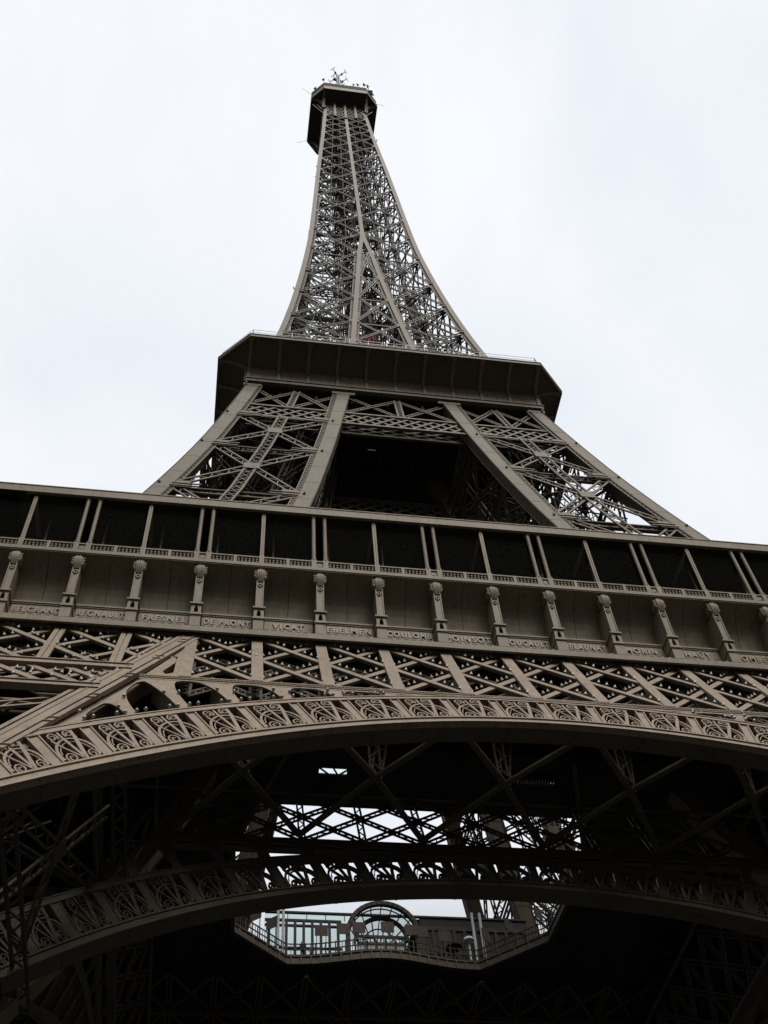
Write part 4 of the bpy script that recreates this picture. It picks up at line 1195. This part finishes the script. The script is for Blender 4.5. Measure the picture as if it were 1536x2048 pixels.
# lamp standard and red parasol behind the railing
o = empty('lamp_standard', (6.3, 6.6, 55.62)); tag(o, 'pale lamp standard behind the railing near the right corner of the opening', 'lamp')
b = MB(); b.tube([(0, 0, 0), (0, 0, .3), (0, 0, .31), (0, 0, 2.6)], [.2, .18, .1, .08], 10); b.build('post', WHITE, o)
b = MB(); b.tube([(0, 0, 2.6), (0, 0, 2.75), (0, 0, 3.0), (0, 0, 3.1)], [.12, .5, .42, .1], 12); b.build('lamp_head', WHITE, o)
o = empty('red_parasol', (5.0, 7.0, 55.62)); tag(o, 'small red parasol standing behind the railing beside the lamp standard', 'parasol')
b = MB(); b.tube([(0, 0, 0), (0, 0, 2.5)], [.04, .04], 8); b.build('pole', DARK, o)
b = MB(); b.tube([(0, 0, 2.3), (0, 0, 2.55), (0, 0, 2.8)], [.8, .45, .03], 8); b.build('canopy', RED, o)
# red sheet on the shaft above the second floor
o = MB(); gx = np.array([[(-2.21 + 1.9 * i / 8 + .12 * math.sin(j), -10.9 + .2 * math.sin(i * 1.7 + j), 134.21 + 4.2 * j / 6 - .4 * i / 8) for i in range(9)] for j in range(7)])
o.slab(gx, gx + [0, .06, 0])
tag(o.build('red_tarpaulin', RED), 'red tarpaulin hung inside the lattice just above the second floor', 'tarpaulin')

# ------------------------------------------------------------------ people behind the railing
def person(loc, rz, label, cloth, arm):
    J = {'pel': (0, 0, .95), 'bel': (0, 0, 1.12), 'che': (0, .01, 1.34), 'nec': (0, 0, 1.5), 'hea': (0, -.02, 1.62), 'top': (0, -.01, 1.74)}
    R_ = {'pel': .15, 'bel': .135, 'che': .155, 'nec': .06, 'hea': .095, 'top': .075}
    E_ = [('pel', 'bel'), ('bel', 'che'), ('che', 'nec'), ('nec', 'hea'), ('hea', 'top')]
    for s, nm in ((-1, 'l'), (1, 'r')):
        J.update({nm + 'sh': (s * .19, 0, 1.42), nm + 'el': (s * .26, -.06 * arm, 1.14), nm + 'wr': (s * .2, -.24 * arm, .98 + .12 * arm), nm + 'hd': (s * .18, -.32 * arm, .93 + .14 * arm),
                  nm + 'hp': (s * .1, 0, .88), nm + 'kn': (s * .12, -.02, .49), nm + 'an': (s * .12, .01, .09), nm + 'to': (s * .14, -.16, .04)})
        R_.update({nm + 'sh': .075, nm + 'el': .05, nm + 'wr': .035, nm + 'hd': .04, nm + 'hp': .1, nm + 'kn': .07, nm + 'an': .05, nm + 'to': .04})
        E_ += [('che', nm + 'sh'), (nm + 'sh', nm + 'el'), (nm + 'el', nm + 'wr'), (nm + 'wr', nm + 'hd'), ('pel', nm + 'hp'), (nm + 'hp', nm + 'kn'), (nm + 'kn', nm + 'an'), (nm + 'an', nm + 'to')]
    ks = list(J); me = bpy.data.meshes.new('person'); me.from_pydata([J[k] for k in ks], [(ks.index(a), ks.index(b)) for a, b in E_], [])
    t = bpy.data.objects.new('person', me); COL.objects.link(t)
    sk = t.modifiers.new('s', 'SKIN')
    for v, k in zip(me.skin_vertices[0].data, ks): v.radius = (R_[k], R_[k])
    me.skin_vertices[0].data[0].use_root = True
    t.modifiers.new('d', 'SUBSURF').levels = 1
    dg = bpy.context.evaluated_depsgraph_get(); nm = bpy.data.meshes.new_from_object(t.evaluated_get(dg)); bpy.data.objects.remove(t)
    nm.materials.clear(); nm.materials.append(cloth); nm.materials.append(SKIN)
    for p in nm.polygons:
        p.use_smooth = True
        if p.center.z > 1.5: p.material_index = 1
    o = bpy.data.objects.new('person', nm); COL.objects.link(o); o.location = loc; o.rotation_euler.z = rz
    tag(o, label, 'person', 'visitors behind the opening railing')
    h = MB(); h.tube([(0, .03, 1.6), (0, .03, 1.7), (0, .0, 1.77), (0, 0, 1.79)], [.1, .115, .08, .02], 10); h.build('hair', DARK, o, True)
person((-8.2, 6.0, 55.62), .3, 'person in dark clothes left of the glass dome, leaning on the railing', CLOTH, 1.0)
person((-7.4, 6.3, 55.62), -.4, 'person in grey clothes between the dark figure and the glass dome', CLOTH2, .4)
